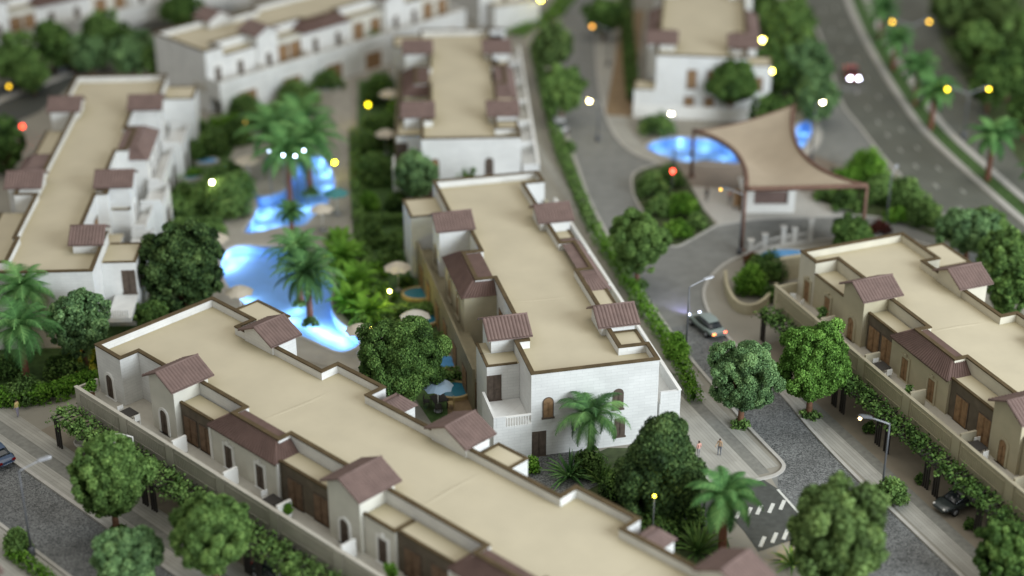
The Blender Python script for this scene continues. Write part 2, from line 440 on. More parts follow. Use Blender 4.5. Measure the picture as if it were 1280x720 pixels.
def spiky(px, py, r, label, leaf='lf_palm', n=46, group=None, name='agave', cat='plant', z0=0.0, world=None, width=.06, up=.9):
    x, y = world if world else G(px, py, z0)
    Q = []; S = []
    for i in range(n):
        a = i * 2.4 + random.random(); el = random.uniform(.15, 1.4) * up; L = r * random.uniform(.75, 1.15)
        d = np.array([math.cos(a) * math.cos(el), math.sin(a) * math.cos(el), math.sin(el)]); sd = np.array([-math.sin(a), math.cos(a), 0]) * width
        p1 = d * L * .55; tip = d * L + np.array([0, 0, -.18 * L])
        sh = random.gauss(.5, .18)
        Q.append(np.array([-sd * .7, sd * .7, p1 + sd, p1 - sd])); S.append(sh)
        Q.append(np.array([p1 - sd, p1 + sd, tip + sd * .1, tip - sd * .1])); S.append(sh + .1)
    o = bpy.data.objects.new(name, leafmesh(name, np.array(Q), np.array(S), leaf)); o.location = (x, y, z0); link(o)
    return tag(o, label, cat, group)

def leafstrip(pts, width, height, leaf, leafsize=.10, dens=1.0, z0=0.0, ragged=.12):
    """leaf quads filling the skin of a hedge that follows a world polyline"""
    Q = []; S = []
    for (x0, y0), (x1, y1) in zip(pts[:-1], pts[1:]):
        L = math.hypot(x1 - x0, y1 - y0)
        if L < .01: continue
        d = np.array([(x1 - x0) / L, (y1 - y0) / L, 0]); sd = np.array([-d[1], d[0], 0]); up = np.array([0, 0, 1.])
        for nn, off, ext, area in ((up, up * height, sd * width / 2, L * width), (sd, sd * width / 2, None, L * height), (-sd, -sd * width / 2, None, L * height)):
            n = int(area * 62 * dens * (.1 / leafsize) ** 2) + 4
            t = rng.random((n, 1)) * L; b = rng.random((n, 1))
            P = np.array([x0, y0, z0]) + d * t + off
            P = P + (ext * (2 * b - 1) if ext is not None else up * height * b)
            wob = np.sin(t * 1.7 + x0) * .5 + np.sin(t * 4.1 + y0) * .5
            P = P + nn * (rng.normal(0, ragged, (n, 1)) + wob * ragged * .8)
            Q.append(leaf_quads(P, nn + rng.normal(0, .55, (n, 3)), leafsize)); S.append(.5 + rng.normal(0, .17, n) + (wob[:, 0] * .08))
        # hedge heart: dark coloured leaves for the shade inside
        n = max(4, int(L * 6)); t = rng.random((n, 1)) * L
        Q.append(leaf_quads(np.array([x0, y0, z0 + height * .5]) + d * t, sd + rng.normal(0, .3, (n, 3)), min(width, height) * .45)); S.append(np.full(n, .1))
    return np.concatenate(Q), np.concatenate(S)

def hedge(pix, width, height, label, leaf='lf_mid', group=None, z0=0.0, name='hedge', leafsize=.10, dens=1.0, world=None, ragged=.1):
    pts = world if world else [G(a, b, z0) for a, b in pix]
    x, y = pts[0]
    Q, S = leafstrip([(p[0] - x, p[1] - y) for p in pts], width, height, leaf, leafsize, dens, 0.0, ragged)
    Q[..., 2] = np.maximum(Q[..., 2], .01)
    o = bpy.data.objects.new(name, leafmesh(name, Q, S, leaf)); o.location = (x, y, z0); link(o)
    return tag(o, label, 'hedge', group)

# ------------------------------------------------------------------ buildings
ZT, ZD = 7.15, 6.5           # parapet top, roof deck
def offset_poly(P, d):
    n = len(P); out = []
    for i in range(n):
        a, b, c = Vector(P[i - 1]), Vector(P[i]), Vector(P[(i + 1) % n])
        e1 = (b - a).normalized(); e2 = (c - b).normalized()
        n1 = Vector((e1.y, -e1.x)); n2 = Vector((e2.y, -e2.x))
        m = n1 + n2; k = d / max(.2, (1 + n1.dot(n2)))
        out.append((b.x + m.x * k, b.y + m.y * k))
    return out                # d>0 grows a counter-clockwise polygon

def slope(mb, b0, b1, t1, t0, rib=.28, amp=.075, courses=5):
    """ribbed tile slope between an eave b0-b1 and a ridge t0-t1"""
    b0, b1, t0, t1 = map(Vector, (b0, b1, t0, t1))
    nrm = (b1 - b0).cross(t0 - b0)
    if nrm.length < 1e-6: nrm = (b1 - b0).cross(t1 - b0)
    nrm.normalize()
    if nrm.z < 0: nrm = -nrm
    w = (b1 - b0).length; nx = max(4, int(round(w / rib)) * 4); ny = courses
    vs = []
    for j in range(ny + 1):
        for e in ((0,) if j == 0 else (0,)):
            v = j / ny
            for i in range(nx + 1):
                u = i / nx
                p = (b0.lerp(b1, u)).lerp(t0.lerp(t1, u), v)
                a = amp * abs(math.sin(PI * i / 4)) + .02 * (1 - v)
                vs.append(p + nrm * a)
    fs = [(j * (nx + 1) + i, j * (nx + 1) + i + 1, (j + 1) * (nx + 1) + i + 1, (j + 1) * (nx + 1) + i) for j in range(ny) for i in range(nx)]
    mb.add(vs, fs, False)

def make_window_meshes():
    K = {}
    def surround(w, h, arch, t=.2, d=.10):
        m = MB()
        if arch:
            r = w / 2; pts_i = []; pts_o = []
            for k in range(11):
                a = PI * k / 10; pts_i.append((math.cos(a) * r, h - r + math.sin(a) * r)); pts_o.append((math.cos(a) * (r + t), h - r + math.sin(a) * (r + t)))
            pi_ = [(r, 0)] + pts_i + [(-r, 0)]; po = [(r + t, 0)] + pts_o + [(-r - t, 0)]
        else:
            pi_ = [(w / 2, 0), (w / 2, h), (-w / 2, h), (-w / 2, 0)]; po = [(w / 2 + t, 0), (w / 2 + t, h + t), (-w / 2 - t, h + t), (-w / 2 - t, 0)]
        n = len(pi_); vs = []
        for (a, b), (c, e) in zip(pi_, po): vs += [(a, -d, b), (c, -d, e), (a, .02, b), (c, .02, e)]
        fs = []
        for i in range(n - 1):
            q = 4 * i; r_ = q + 4
            fs += [(q, q + 1, r_ + 1, r_), (q + 1, q + 3, r_ + 3, r_ + 1), (q, r_, r_ + 2, q + 2)]
        m.add(vs, fs)
        m.box(-w / 2 - t - .06, w / 2 + t + .06, -d - .07, .02, -.12, 0)
        if not arch and t > .1: m.box(-.14, .14, -d - .05, 0, h + t + .002, h + t + .22)
        return m
    def leafp(w, h, arch):
        m = MB()
        if arch:
            r = w / 2; P = [(-r, 0), (r, 0)] + [(math.cos(PI * k / 10) * r, h - r + math.sin(PI * k / 10) * r) for k in range(11)]
            n = len(P); m.add([(a, -.045, b) for a, b in P] + [(a, .03, b) for a, b in P], [tuple(range(n)), tuple(reversed(range(n, 2 * n)))] + [(i, n + i, n + (i + 1) % n, (i + 1) % n) for i in range(n)])
            hh = h - r
        else:
            m.box(-w / 2, w / 2, -.045, .03, 0, h); hh = h
        # stiles and panels
        for sx in (-1, 1):
            x0 = sx * w / 4
            m.box(x0 - w * .18, x0 + w * .18, -.075, -.046, .18, hh * .45); m.box(x0 - w * .18, x0 + w * .18, -.075, -.046, hh * .52, hh * .95)
        m.box(-.02, .02, -.085, -.046, .02, hh)
        return m
    for k, (w, h, arch, sur) in dict(arch_window=(.85, 2.0, True, True), window=(.85, 1.9, False, True), french_door=(1.5, 2.15, False, False), door=(1.0, 2.1, False, False), arch_plain=(.72, 1.65, True, False), small_window=(.7, 1.5, False, False), wide_opening=(2.6, 2.2, False, True)).items():
        K[k] = (surround(w, h, arch).mesh('window', 'white') if sur else surround(w, h, arch, .07, .05).mesh('window', 'wooddark'), leafp(w, h, arch))
    return K
WK = make_window_meshes()
WM = {}
def shutter_mesh(kind, m):
    if (kind, m) not in WM: WM[(kind, m)] = WK[kind][1].mesh('shutter', m)
    return WM[(kind, m)]

class Row:
    """a terraced row of villas in local plan coordinates: u along the row, v across it, z up"""
    def __init__(s, name, origin, ang, label, wall='wall', front='facade', shutter='wooddark', tile='tile', cat='building', group='rows of flat roofed villas'):
        s.root = empty(name, (origin[0], origin[1], 0), ang, label, cat, group)
        s.wall, s.front, s.shutter, s.tile = wall, front, shutter, tile
    def core(s, P):
        m = MB(); n = len(P); I = offset_poly(P, -.26)
        vs = [(x, y, 0) for x, y in P] + [(x, y, ZT) for x, y in P] + [(x, y, ZT) for x, y in I] + [(x, y, ZD) for x, y in I]
        fs = []
        for i in range(n):
            j = (i + 1) % n
            fs += [(i, j, n + j, n + i), (n + i, n + j, 2 * n + j, 2 * n + i), (2 * n + i, 2 * n + j, 3 * n + j, 3 * n + i)]
        m.add(vs, fs); m.build('wall', s.wall, s.root)
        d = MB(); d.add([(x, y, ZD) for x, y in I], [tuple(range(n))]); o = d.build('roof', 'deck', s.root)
        O = offset_poly(P, .045); J = offset_poly(P, -.29); c = MB()
        vs = [(x, y, ZT - .02) for x, y in O] + [(x, y, ZT + .10) for x, y in O] + [(x, y, ZT + .10) for x, y in J] + [(x, y, ZT - .02) for x, y in J]
        fs = []
        for i in range(n):
            j = (i + 1) % n
            for k in range(4):
                k2 = (k + 1) % 4; fs.append((k * n + i, k * n + j, k2 * n + j, k2 * n + i))
        c.add(vs, fs); c.build('coping', 'coping', s.root)
    def wing(s, u0, u1, v0, v1, z=6.1, sides='fblr', m=None, z0=0.0, lip=.10, name='wing'):
        b = MB(); b.box(u0, u1, v0, v1, z0, z); w = b.build(name, m or s.wall, s.root)
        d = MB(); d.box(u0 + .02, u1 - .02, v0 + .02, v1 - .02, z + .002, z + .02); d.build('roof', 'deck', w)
        c = MB(); t = .17
        if 'f' in sides: c.box(u0 - .05, u1 + .05, v0 - .06, v0 + t, z + .004, z + lip)
        if 'b' in sides: c.box(u0 - .05, u1 + .05, v1 - t, v1 + .06, z + .004, z + lip)
        if 'l' in sides: c.box(u0 - .06, u0 + t, v0 + t, v1 - t, z + .004, z + lip - .004)
        if 'r' in sides: c.box(u1 - t, u1 + .06, v0 + t, v1 - t, z + .004, z + lip - .004)
        if c.v: c.build('coping', 'coping', w)
        return w
    def tower(s, u0, u1, v0, v1, ze=7.55, za=8.35, m=None, z0=0.0):
        um = (u0 + u1) / 2; b = MB()
        b.add([(u0, v0, z0), (u1, v0, z0), (u1, v1, z0), (u0, v1, z0), (u0, v0, ze), (u1, v0, ze), (u1, v1, ze), (u0, v1, ze), (um, v0, za), (um, v1, za)],
              [(0, 1, 5, 8, 4), (1, 2, 6, 5), (2, 3, 7, 9, 6), (3, 0, 4, 7), (4, 8, 9, 7), (8, 5, 6, 9)])
        w = b.build('tower', m or s.wall, s.root)
        r = MB(); o = .36; k = (za - ze) / (um - u0); zl = ze - o * k + .06; zr = za + .06
        A = (u0 - o, v0 - o, zl); B = (u0 - o, v1 + o, zl); C = (um, v0 - o, zr); D = (um, v1 + o, zr); E = (u1 + o, v0 - o, zl); Fp = (u1 + o, v1 + o, zl)
        slope(r, E, Fp, D, C); slope(r, B, A, C, D)
        t = .11   # underside and edges
        lo = [(x, y, z - t) for x, y, z in (A, C, E, Fp, D, B)]; hi = [A, C, E, Fp, D, B]
        vs = lo + hi
        r.add(vs, [(0, 1, 4, 5), (1, 2, 3, 4), (0, 6, 7, 1), (1, 7, 8, 2), (2, 8, 9, 3), (3, 9, 10, 4), (4, 10, 11, 5), (5, 11, 6, 0)])
        r.tube([C, D], .10, 6)
        r.build('gable_roof', s.tile, w)
        return w
    def mansard(s, u0, u1, v0, v1, z0=6.05, z1=7.1, run=1.0, m=None, back=False, tile=None):
        """lower wall with a steep tiled skirt rising to the parapet; v0 is its outer face"""
        b = MB(); b.box(u0, u1, min(v0, v1), max(v0, v1), 0, z0); w = b.build('bay', m or s.front, s.root)
        r = MB(); sg = 1 if v1 > v0 else -1; o = .22
        e0 = (u0 - .05, v0 - sg * o, z0 - .02); e1 = (u1 + .05, v0 - sg * o, z0 - .02); t0 = (u0 + 1.4, v0 + sg * run, z1); t1 = (u1 - 1.05, v0 + sg * run, z1)
        f0 = (u0 - .05, v1, z0 - .02); f1 = (u1 + .05, v1, z0 - .02); g0 = (u0 + 1.4, v1, z1); g1 = (u1 - 1.05, v1, z1)
        slope(r, e0, e1, t1, t0) if sg > 0 else slope(r, e1, e0, t0, t1)
        slope(r, e1, f1, g1, t1); slope(r, f0, e0, t0, g0)
        r.add([t0, t1, g1, g0], [(0, 1, 2, 3)])
        r.add([e0, e1, (e1[0], e1[1], z0 - .14), (e0[0], e0[1], z0 - .14)], [(0, 1, 2, 3)])
        r.tube([e1, t1], .07, 6); r.tube([e0, t0], .07, 6)
        r.build('tiled_skirt', tile or 'tiledark', w)
        return w
    def win(s, u, v, z, face, kind='window', m=None):
        """face: which way the opening looks: f(-v) b(+v) r(+u) l(-u)"""
        me = WK[kind][0]
        if s.front == 'olive' and me.materials[0].name == 'white paint':
            if (kind, 'sand') not in WM:
                c2 = me.copy(); c2.materials[0] = M['olive']; WM[(kind, 'sand')] = c2
            me = WM[(kind, 'sand')]
        o = bpy.data.objects.new('door' if 'door' in kind else 'window', me); link(o, s.root)
        o.location = (u, v, z); o.rotation_euler = (0, 0, {'f': 0, 'r': PI / 2, 'b': PI, 'l': -PI / 2}[face])
        c = bpy.data.objects.new('shutter', shutter_mesh(kind, m or s.shutter)); link(c, o)
        return o
    def part(s, name, mb, m, bevel=0): return mb.build(name, m, s.root, bevel)
    def terrace(s, u0, u1, v=-2.0, vin=2.4, zf=3.1, zt=4.15, piers=(), partitions=(), m=None, solid=True):
        m = m or s.front; m = 'parapetwall' if m == 'facade' else m
        b = MB(); b.box(u0 + .02, u1 - .02, v + .2, vin, 2.3, zf); s.part('terrace_floor', b, 'parapet')
        b = MB(); b.box(u0, u1, v, v + .2, 1.9, zt)
        b.box(u0, u0 + .2, v + .2, -.02, 1.9, zt); b.box(u1 - .2, u1, v + .2, -.02, 1.9, zt)
        ps = [u0] + list(piers) + [u1]
        for p in piers: b.box(p - .45, p + .45, v - .07, v + .27, 1.9, zt + .02)
        s.part('terrace_parapet', b, m)
        b = MB()
        for a, c in zip(ps[:-1], ps[1:]):
            a += .62; c -= .62
            if c - a > .6:
                for z in (2.75, 3.82): b.box(a, c, v - .05, v - .002, z, z + .07)
                for x in (a, c - .07): b.box(x, x + .07, v - .05, v - .002, 2.822, 3.818)
                nb = int((c - a) / .22)
                for i in range(1, nb): b.box(a + i * (c - a) / nb - .03, a + i * (c - a) / nb + .03, v - .03, v - .002, 2.822, 3.818)
        if b.v: s.part('parapet_panel', b, m)
        b = MB(); b.box(u0 - .04, u1 + .04, v - .05, v + .25, zt + .024, zt + .09); s.part('terrace_coping', b, 'parapet_sand' if m == 'olive' else 'parapet')
        for p in partitions:
            b = MB(); b.box(p - .1, p + .1, v + .26, -.55, zf, zt + .30); s.part('partition_wall', b, 'parapet_sand' if m == 'olive' else 'white')
        # ground floor wall under the terrace
        b = MB(); b.box(u0 + .05, u1 - .05, -.3, vin - .1, 0, 2.28); s.part('ground_floor_wall', b, m)

def pergola(row, u0, u1, v0, v1, z, label, group, leaf='lf_mid', dens=1.0):
    """timber pergola beside a row, in that row's local frame; a thing of its own"""
    R = row.root.matrix_basis if False else Matrix.Translation(row.root.location) @ Matrix.Rotation(row.root.rotation_euler.z, 4, 'Z')
    p = R @ Vector((u0, v0, 0))
    root = empty('pergola', p, row.root.rotation_euler.z, label, 'pergola', group)
    L = u1 - u0; W = v1 - v0
    b = MB()
    for y in (.12, W - .2): b.box(0, L, y, y + .12, z - .22, z - .06)
    n = int(L / .5)
    for i in range(n + 1): b.box(L * i / n - .04, L * i / n + .04, 0, W, z - .058, z + .06)
    b.build('slatted_top', 'darkwood', root)
    for x in (.25, L - .55):
        for k in range(3):
            q = MB(); q.box(x + k * .26 - .05, x + k * .26 + .05, .1, .24, 0, z - .225); q.build('post', 'darkwood', root)
    Q, S = leafstrip([(-.1, W * .38), (L * .5, W * .38), (L + .1, W * .38)], W * .9, .42, leaf, .12, dens, z - .12, .24)
    bl = [((random.uniform(0, L), random.uniform(.0, W * .75), z + random.uniform(-.15, .4)), random.uniform(.2, .42)) for _ in range(int(L * 3.2))]
    Q2, S2 = blob_leaves(bl, 30 * dens, .11); Q = np.concatenate([Q, Q2]); S = np.concatenate([S, S2])
    link(bpy.data.objects.new('ivy_foliage', leafmesh('ivy_foliage', Q, S, leaf)), root)
    return root
# ------------------------------------------------------------------ the rows of villas
def fr(u): return math.atan2(u[1], u[0])
ROWS = {}

def street_front(r, L, dark='brown', recess=False, off=0.0, pier_v=-2.0):
    """the terraced street front shared by three of the rows"""
    def U(x): return x + off
    e = 3.3 if recess else 2.5
    if not recess:
        r.wing(U(e), U(7.25), .02, 2.08, z=6.1, sides='f', m=r.front)
    seg = [('t', 7.3, 10.3), ('d', 10.35, 14.1), ('m', 14.1, 21.7), ('d', 21.75, 27.3), ('t', 27.4, 30.6), ('l', 30.65, 33.6), ('d', 33.65, 38.7), ('m', 38.7, 46.2), ('d', 46.25, 50.4), ('t', 50.5, 53.7)]
    for k, a, b in seg:
        if U(a) > L - 3: break
        if k == 't':
            r.tower(U(a), U(b), -.18, 2.9, m=r.front)
            r.win(U((a + b) / 2), -.18, 3.1, 'f', 'arch_window')
        elif k == 'd':
            r.wing(U(a), U(b), .32, 2.02, z=6.1, sides='f', m=dark, lip=.16)
            n = 2 if b - a < 4.5 else 2
            for i in range(n):
                r.win(U(a + (b - a) * (i + .55) / n), .32, 3.1, 'f', 'french_door', m='woodmid' if r.front == 'facade' else 'wood')
        elif k == 'l':
            r.wing(U(a), U(b), .12, 2.02, z=6.1, sides='fr', m=r.front, lip=.16)
            r.win(U((a + b) / 2 + .3), .12, 3.15, 'f', 'window')
        elif k == 'm':
            r.mansard(U(a), U(b), .12, 2.03, run=.85)
            for f_ in (.27, .74): r.win(U(a + (b - a) * f_), .12, 3.15, 'f', 'window')
            for x in (() if r.front == 'olive' else (a, b)):
                bb = MB(); bb.box(U(x) - .12, U(x) + .12, .04, .14, 3.1, 6.0); r.part('corner_trim', bb, 'white')
    r.win(U(1.55), 0, 3.15, 'f', 'window' if not recess else 'arch_window')
    if not recess: r.win(U(4.8), .02, 3.15, 'f', 'window')

def front_outline(L, e, off, inset, first=2.1):
    P = [(0, 0), (e + off, 0), (e + off, first), (15.6 + off, first if first > 2 else 2.1)]
    if first < 2: P = [(0, 0), (e + off, 0), (e + off, first), (7.6 + off, first), (7.6 + off, 2.1), (15.6 + off, 2.1)]
    P += [(15.6 + off, .98), (20.9 + off, .98), (20.9 + off, 2.05)]
    if L > 40: P += [(39.8 + off, 2.05), (39.8 + off, .98), (45 + off, .98), (45 + off, 2.05)]
    P += [(L, 2.05)]
    return P

# the row in front, seen over its roof
L = 60
B = ROWS['B'] = Row('terraced_villas', (-31.81, 110.86), fr((.721, -.693)), 'long villa row crossing the foreground diagonally, grey fronts with dark timber bays', shutter='wooddark')
B.core(front_outline(L, 3.3, 0, 2.1, 1.65) + [(L, 9.45), (44.9, 9.45), (44.9, 11.0), (39.4, 11.0), (39.4, 9.45), (20.8, 9.45), (20.8, 11.0), (15.5, 11.0), (15.5, 9.45), (5.6, 9.45), (5.6, 11.08), (0, 11.08)])
street_front(B, L, recess=True)
for a in (6.7, 27.6, 51.2): B.tower(a, a + 3.4, 9.1, 11.4)
B.wing(1.4, 5.5, 11.1, 14.5, sides='blr')
B.wing(10.3, 15.4, 9.5, 11.2, z=3.3, sides='')
b = MB(); b.box(9.9, 15.5, 11.3, 11.5, 0, 4.3); b.box(6.2, 9.9, 11.42, 11.6, 0, 4.3); B.part('rear_terrace_wall', b, 'facade')
B.mansard(20.85, 22.9, 11.9, 9.5, run=.9, m='wall', tile='tile')
B.mansard(44.95, 47.0, 11.9, 9.5, run=.9, m='wall', tile='tile')
B.wing(31.2, 34.0, 9.5, 12.1, z=6.35, sides='blr')
B.terrace(-.3, 57, piers=(6.1, 11.9, 17.9, 23.8, 30.4, 36.6, 42.8, 49), partitions=(11.9, 17.9, 23.8, 30.4, 36.6, 42.8))
B.win(0, 3.2, 3.2, 'l', 'small_window'); B.win(0, 7.5, 3.2, 'l', 'small_window')
B.win(2.4, 14.5, 3.3, 'b', 'small_window')

# the row on the right
D = ROWS['D'] = Row('terraced_villas', (24.62, 127.54), fr((.366, -.931)), 'villa row on the right with sand coloured fronts and wooden shutters', wall='cream', front='olive', shutter='wood')
L = 58
P = front_outline(L, 2.5, 0, 2.1) + [(L, 8.7), (20.0, 8.7), (20.0, 10.2), (16.1, 10.2), (16.1, 8.7), (5.6, 8.7), (5.6, 10.2), (0, 10.2)]
D.core(P)
street_front(D, L)
for a in (8.0, 28.4): D.tower(a, a + 3.2, 8.35, 10.9)
D.wing(1.3, 5.4, 10.22, 13.6, sides='blr', m='wall')
D.wing(11.3, 16.0, 8.75, 10.3, z=3.3, sides='')
D.terrace(-.2, 56, v=-2.15, piers=(6.9, 13.6, 19.9, 26.3, 32.6, 38.8), partitions=(6.9, 13.6, 19.9, 26.3, 32.6))
for a in (6, 12): D.win(a + 5, 8.7, 3.3, 'b', 'small_window')

def garden_row(name, origin, ang, label, L=37.7, W=10.15, far=0.0):
    r = Row('terraced_villas', origin, ang, label, front='olive', shutter='wooddark')
    e = L - 37.7
    def U(x): return x + e
    P = [(far, .1), (U(7.9), .1), (U(7.9), 1.15), (U(15.9), 1.15), (U(15.9), -.45), (U(21.4), -.45), (U(21.4), 1.15), (U(32.3), 1.15), (U(32.3), .25), (L, .25),
         (L, W), (U(35.0), W), (U(35.0), 7.95), (U(29.0), 7.95), (U(29.0), 8.25), (U(21.6), 8.25), (U(21.6), 9.55), (U(15.9), 9.55), (U(15.9), 8.3), (U(2.6), 8.3), (U(2.6), 10.25), (far, 10.25)]
    r.core(P)
    r.wing(U(1.4), U(5.5), -3.0, .08, sides='flr')
    r.tower(U(8.6), U(11.6), -1.55, 1.3); r.tower(U(28.95), U(31.95), -1.5, 1.35)
    r.mansard(U(14.2), U(22.3), -1.6, 1.14, run=1.0)
    r.wing(U(32.0), U(34.0), -2.3, .24, sides='fr'); r.wing(U(30.2), U(31.98), -2.3, -1.52, sides='f')
    # garden side terrace and near balcony
    b = MB(); b.box(U(34.02), U(38.0), -2.7, .23, 0, 3.1); b.box(U(34.02), U(38.0), -2.7, -2.5, 3.1, 4.0); b.box(U(37.82), U(38.0), -2.49, -1.75, 3.1, 4.0)
    r.part('balcony', b, r.wall)
    b = MB()
    for i in range(9): b.box(U(37.85), U(37.97), -1.66 + i * .2, -1.58 + i * .2, 3.1, 3.85)
    b.box(U(37.83), U(37.99), -1.74, .2, 3.852, 3.95); r.part('balustrade', b, 'white')
    b = MB(); b.box(U(5.6), U(30.1), -2.6, -2.42, 0, 3.8); b.box(U(5.6), U(30.1), -2.41, -1.2, 2.6, 2.9); r.part('garden_terrace', b, 'gardenwall')
    for uu in (8, 11.5, 15.5, 19, 23, 27): r.win(U(uu), -2.6, .15, 'f', 'french_door', m='wood')
    r.win(U(34.0), -1.75, 3.15, 'r', 'door', m='wooddark')
    for uu in (9.9, 30.4): r.win(U(uu), -1.55 if uu < 20 else -1.5, 3.15, 'f', 'arch_window')
    for uu in (16.5, 19.8): r.win(U(uu), -1.6, 3.15, 'f', 'window', m='wood')
    for uu in (12.9, 24.0, 26.8): r.win(U(uu), 1.15, 3.15, 'f', 'french_door', m='wood')
    # near end wall
    r.win(L, 1.55, 3.35, 'r', 'arch_plain', m='wood'); r.win(L, 7.0, 3.35, 'r', 'arch_plain', m='wooddark')
    r.win(L, .85, .02, 'r', 'door', m='wooddark'); r.win(L, 7.2, .9, 'r', 'small_window', m='wooddark')
    # street side
    r.tower(U(8.9), U(11.8), 7.55, 10.2); r.tower(U(29.1), U(31.9), 7.3, 10.0)
    r.wing(U(11.85), U(13.7), 8.35, 10.15, z=6.3, sides='br')
    r.mansard(U(13.8), U(23.4), 10.35, 8.3, run=.75, tile='tile')
    r.wing(U(23.5), U(28.9), 8.3, 10.2, z=6.1, sides='br')
    r.wing(U(32.0), U(34.9), 8.0, 10.1, z=6.7, sides='blr')
    b = MB(); b.box(U(0), U(37.5), 10.4, 12.05, 0, 3.1)
    b.box(U(0), U(37.5), 11.87, 12.05, 3.1, 4.15); b.box(U(37.3), U(37.5), 10.45, 11.86, 3.1, 4.15)
    for uu in (6, 12.5, 19, 25.5, 31.5): b.box(U(uu), U(uu) + .2, 10.45, 11.86, 3.1, 4.3)
    r.part('street_terrace', b, r.wall)
    b = MB(); b.box(U(0), U(37.55), 11.83, 12.09, 4.154, 4.24); r.part('terrace_coping', b, 'white')
    for uu in (3, 10.3, 17, 20.5, 26, 30.5): r.win(U(uu), 10.25 if uu < 8 else (10.35 if 14 < uu < 23 else 10.2), 3.15, 'b', 'window')
    return r

C_ = ROWS['C'] = garden_row('C', (-7.52, 142.9), fr((.231, -.973)), 'villa row in the middle, its white near gable behind a date palm')
an = fr((.05, -.9988))
near = Vector((-9.27, 153.56)); u_ = Vector((.05, -.9988))
o_ = near - u_ * 35.2
C2 = ROWS['C2'] = garden_row('C2', o_, an, 'villa row farther back, end on behind the middle row, blank white gable', L=35.2, far=.0)

# the row upper left
an = fr((.055, -.9985)); A = ROWS['A'] = Row('terraced_villas', (-34.92, 123.68), an, 'villa row at the left whose tan roof runs away from the date palms', front='wall', shutter='wooddark')
A.core([(-49.3, -10.1), (-42.5, -10.1), (-42.5, -8.4), (-22, -8.4), (-22, -9.9), (-16.5, -9.9), (-16.5, -8.0), (-6.9, -8.0), (-6.9, -7.7), (-2.3, -7.7), (-2.3, -10.1), (0, -10.1),
        (0, 0), (-7.9, 0), (-7.9, -2.45), (-16.2, -2.45), (-16.2, -1.4), (-17.3, -1.4), (-17.3, -2.3), (-27.0, -2.3), (-27.0, -1.2), (-33, -1.2), (-33, -2.3), (-41.5, -2.3), (-41.5, -.2), (-49.3, -.2)])
for a in (-8.1, -20.6, -41.0): A.tower(a, a + 3.1, -2.5, .45 if a < -9 else -.15)
for a in (-40.9, -20.8): A.tower(a, a + 3.0, -10.7, -7.9)
A.mansard(-35.2, -27.1, .5, -2.28, run=1.0, tile='tile')
A.mansard(-28, -22.2, -11.2, -8.5, run=1.0, tile='tile')
A.wing(-7.6, -3.75, .02, 2.9, sides='blr'); A.wing(-48.2, -44.3, -.18, 3.1, sides='blr')
A.wing(-16.3, -8.2, -2.4, -.3, z=3.1, sides=''); A.wing(-20.4, -17.0, -1.38, .35, z=5.2, sides='br')
A.wing(-37.8, -22.0, -11.3, -8.45, z=5.2, sides='f'); A.wing(-16.4, -7.0, -11.3, -8.05, z=5.4, sides='f'); A.wing(-6.8, -2.4, -10.0, -7.75, z=6.0, sides='fr')
for a, c, dv in ((-43, -36.2, 2.7), (-36, -26.5, 1.9), (-26.3, -21.2, 2.7), (-21, -15.5, 1.9), (-15.3, -8.2, 2.7)):
    b = MB(); b.box(a, c, dv - .18, dv, 0, 3.9); b.box(a, c, .6, dv - .182, 2.8, 3.1); b.box(a, a + .18, .6, dv - .182, 3.102, 3.9); b.box(c - .18, c, .6, dv - .182, 3.102, 4.3); b.box(a, a + .18, .46, dv - .182, 0, 2.79); b.box(c - .18, c, .46, dv - .182, 0, 2.79); A.part('garden_terrace', b, 'wall')
    n = max(1, int((c - a) / 3))
    for i in range(n): A.win(a + (c - a) * (i + .5) / n, dv, .2, 'b', 'french_door', m='wooddark')
b = MB()
for i in range(9): b.box(.62, .72, 1.0 + i * .2, 1.08 + i * .2, 3.1, 3.8)
b.box(-3.7, .75, .9, 2.9, 2.7, 3.08); A.part('balcony', b, 'wall')
A.win(-3.75, 2.2, 3.2, 'r', 'door', m='wooddark'); A.win(-5.6, 2.9, 3.2, 'b', 'small_window')
A.win(0, -.9 + .0, 3.2, 'r', 'small_window')
for uu in (-10, -12.6, -15): A.win(uu, -2.45, 3.1, 'b', 'french_door', m='wood')
for uu in (-19, -39.5): A.win(uu, .45, 3.2, 'b', 'arch_window')
for uu in (-29.5, -32.5): A.win(uu, .5, 3.2, 'b', 'window')

# the row at the top left, its white terraces turned to the pool
Fr_ = ROWS['F'] = Row('terraced_villas', (-35.02, 180.65), fr((.697, .717)), 'villa row at the upper left with a bare grey end wall and white terraces', front='wall', shutter='wooddark')
L = 39
Fr_.core(front_outline(L, 2.5, 0, 2.1) + [(L, 10.0), (14, 10), (14, 8.6), (10, 8.6), (10, 10), (0, 10)])
street_front(Fr_, L, dark='facade')
Fr_.tower(6.8, 9.9, 8.4, 11.0); Fr_.tower(27, 30, 8.4, 11.0)
Fr_.terrace(-.2, 39, v=-2.6, piers=(6.9, 13.6, 19.9, 26.3, 32.6), partitions=(6.9, 13.6, 19.9, 26.3))
b = MB(); b.box(0, 38.8, -2.58, -2.42, 0, 1.88); Fr_.part('lower_wall', b, 'wall')
for uu in (3.6, 10.2, 16.6, 23, 29.4, 35.6): Fr_.win(uu, -2.58, .1, 'f', 'wide_opening', m='wood')

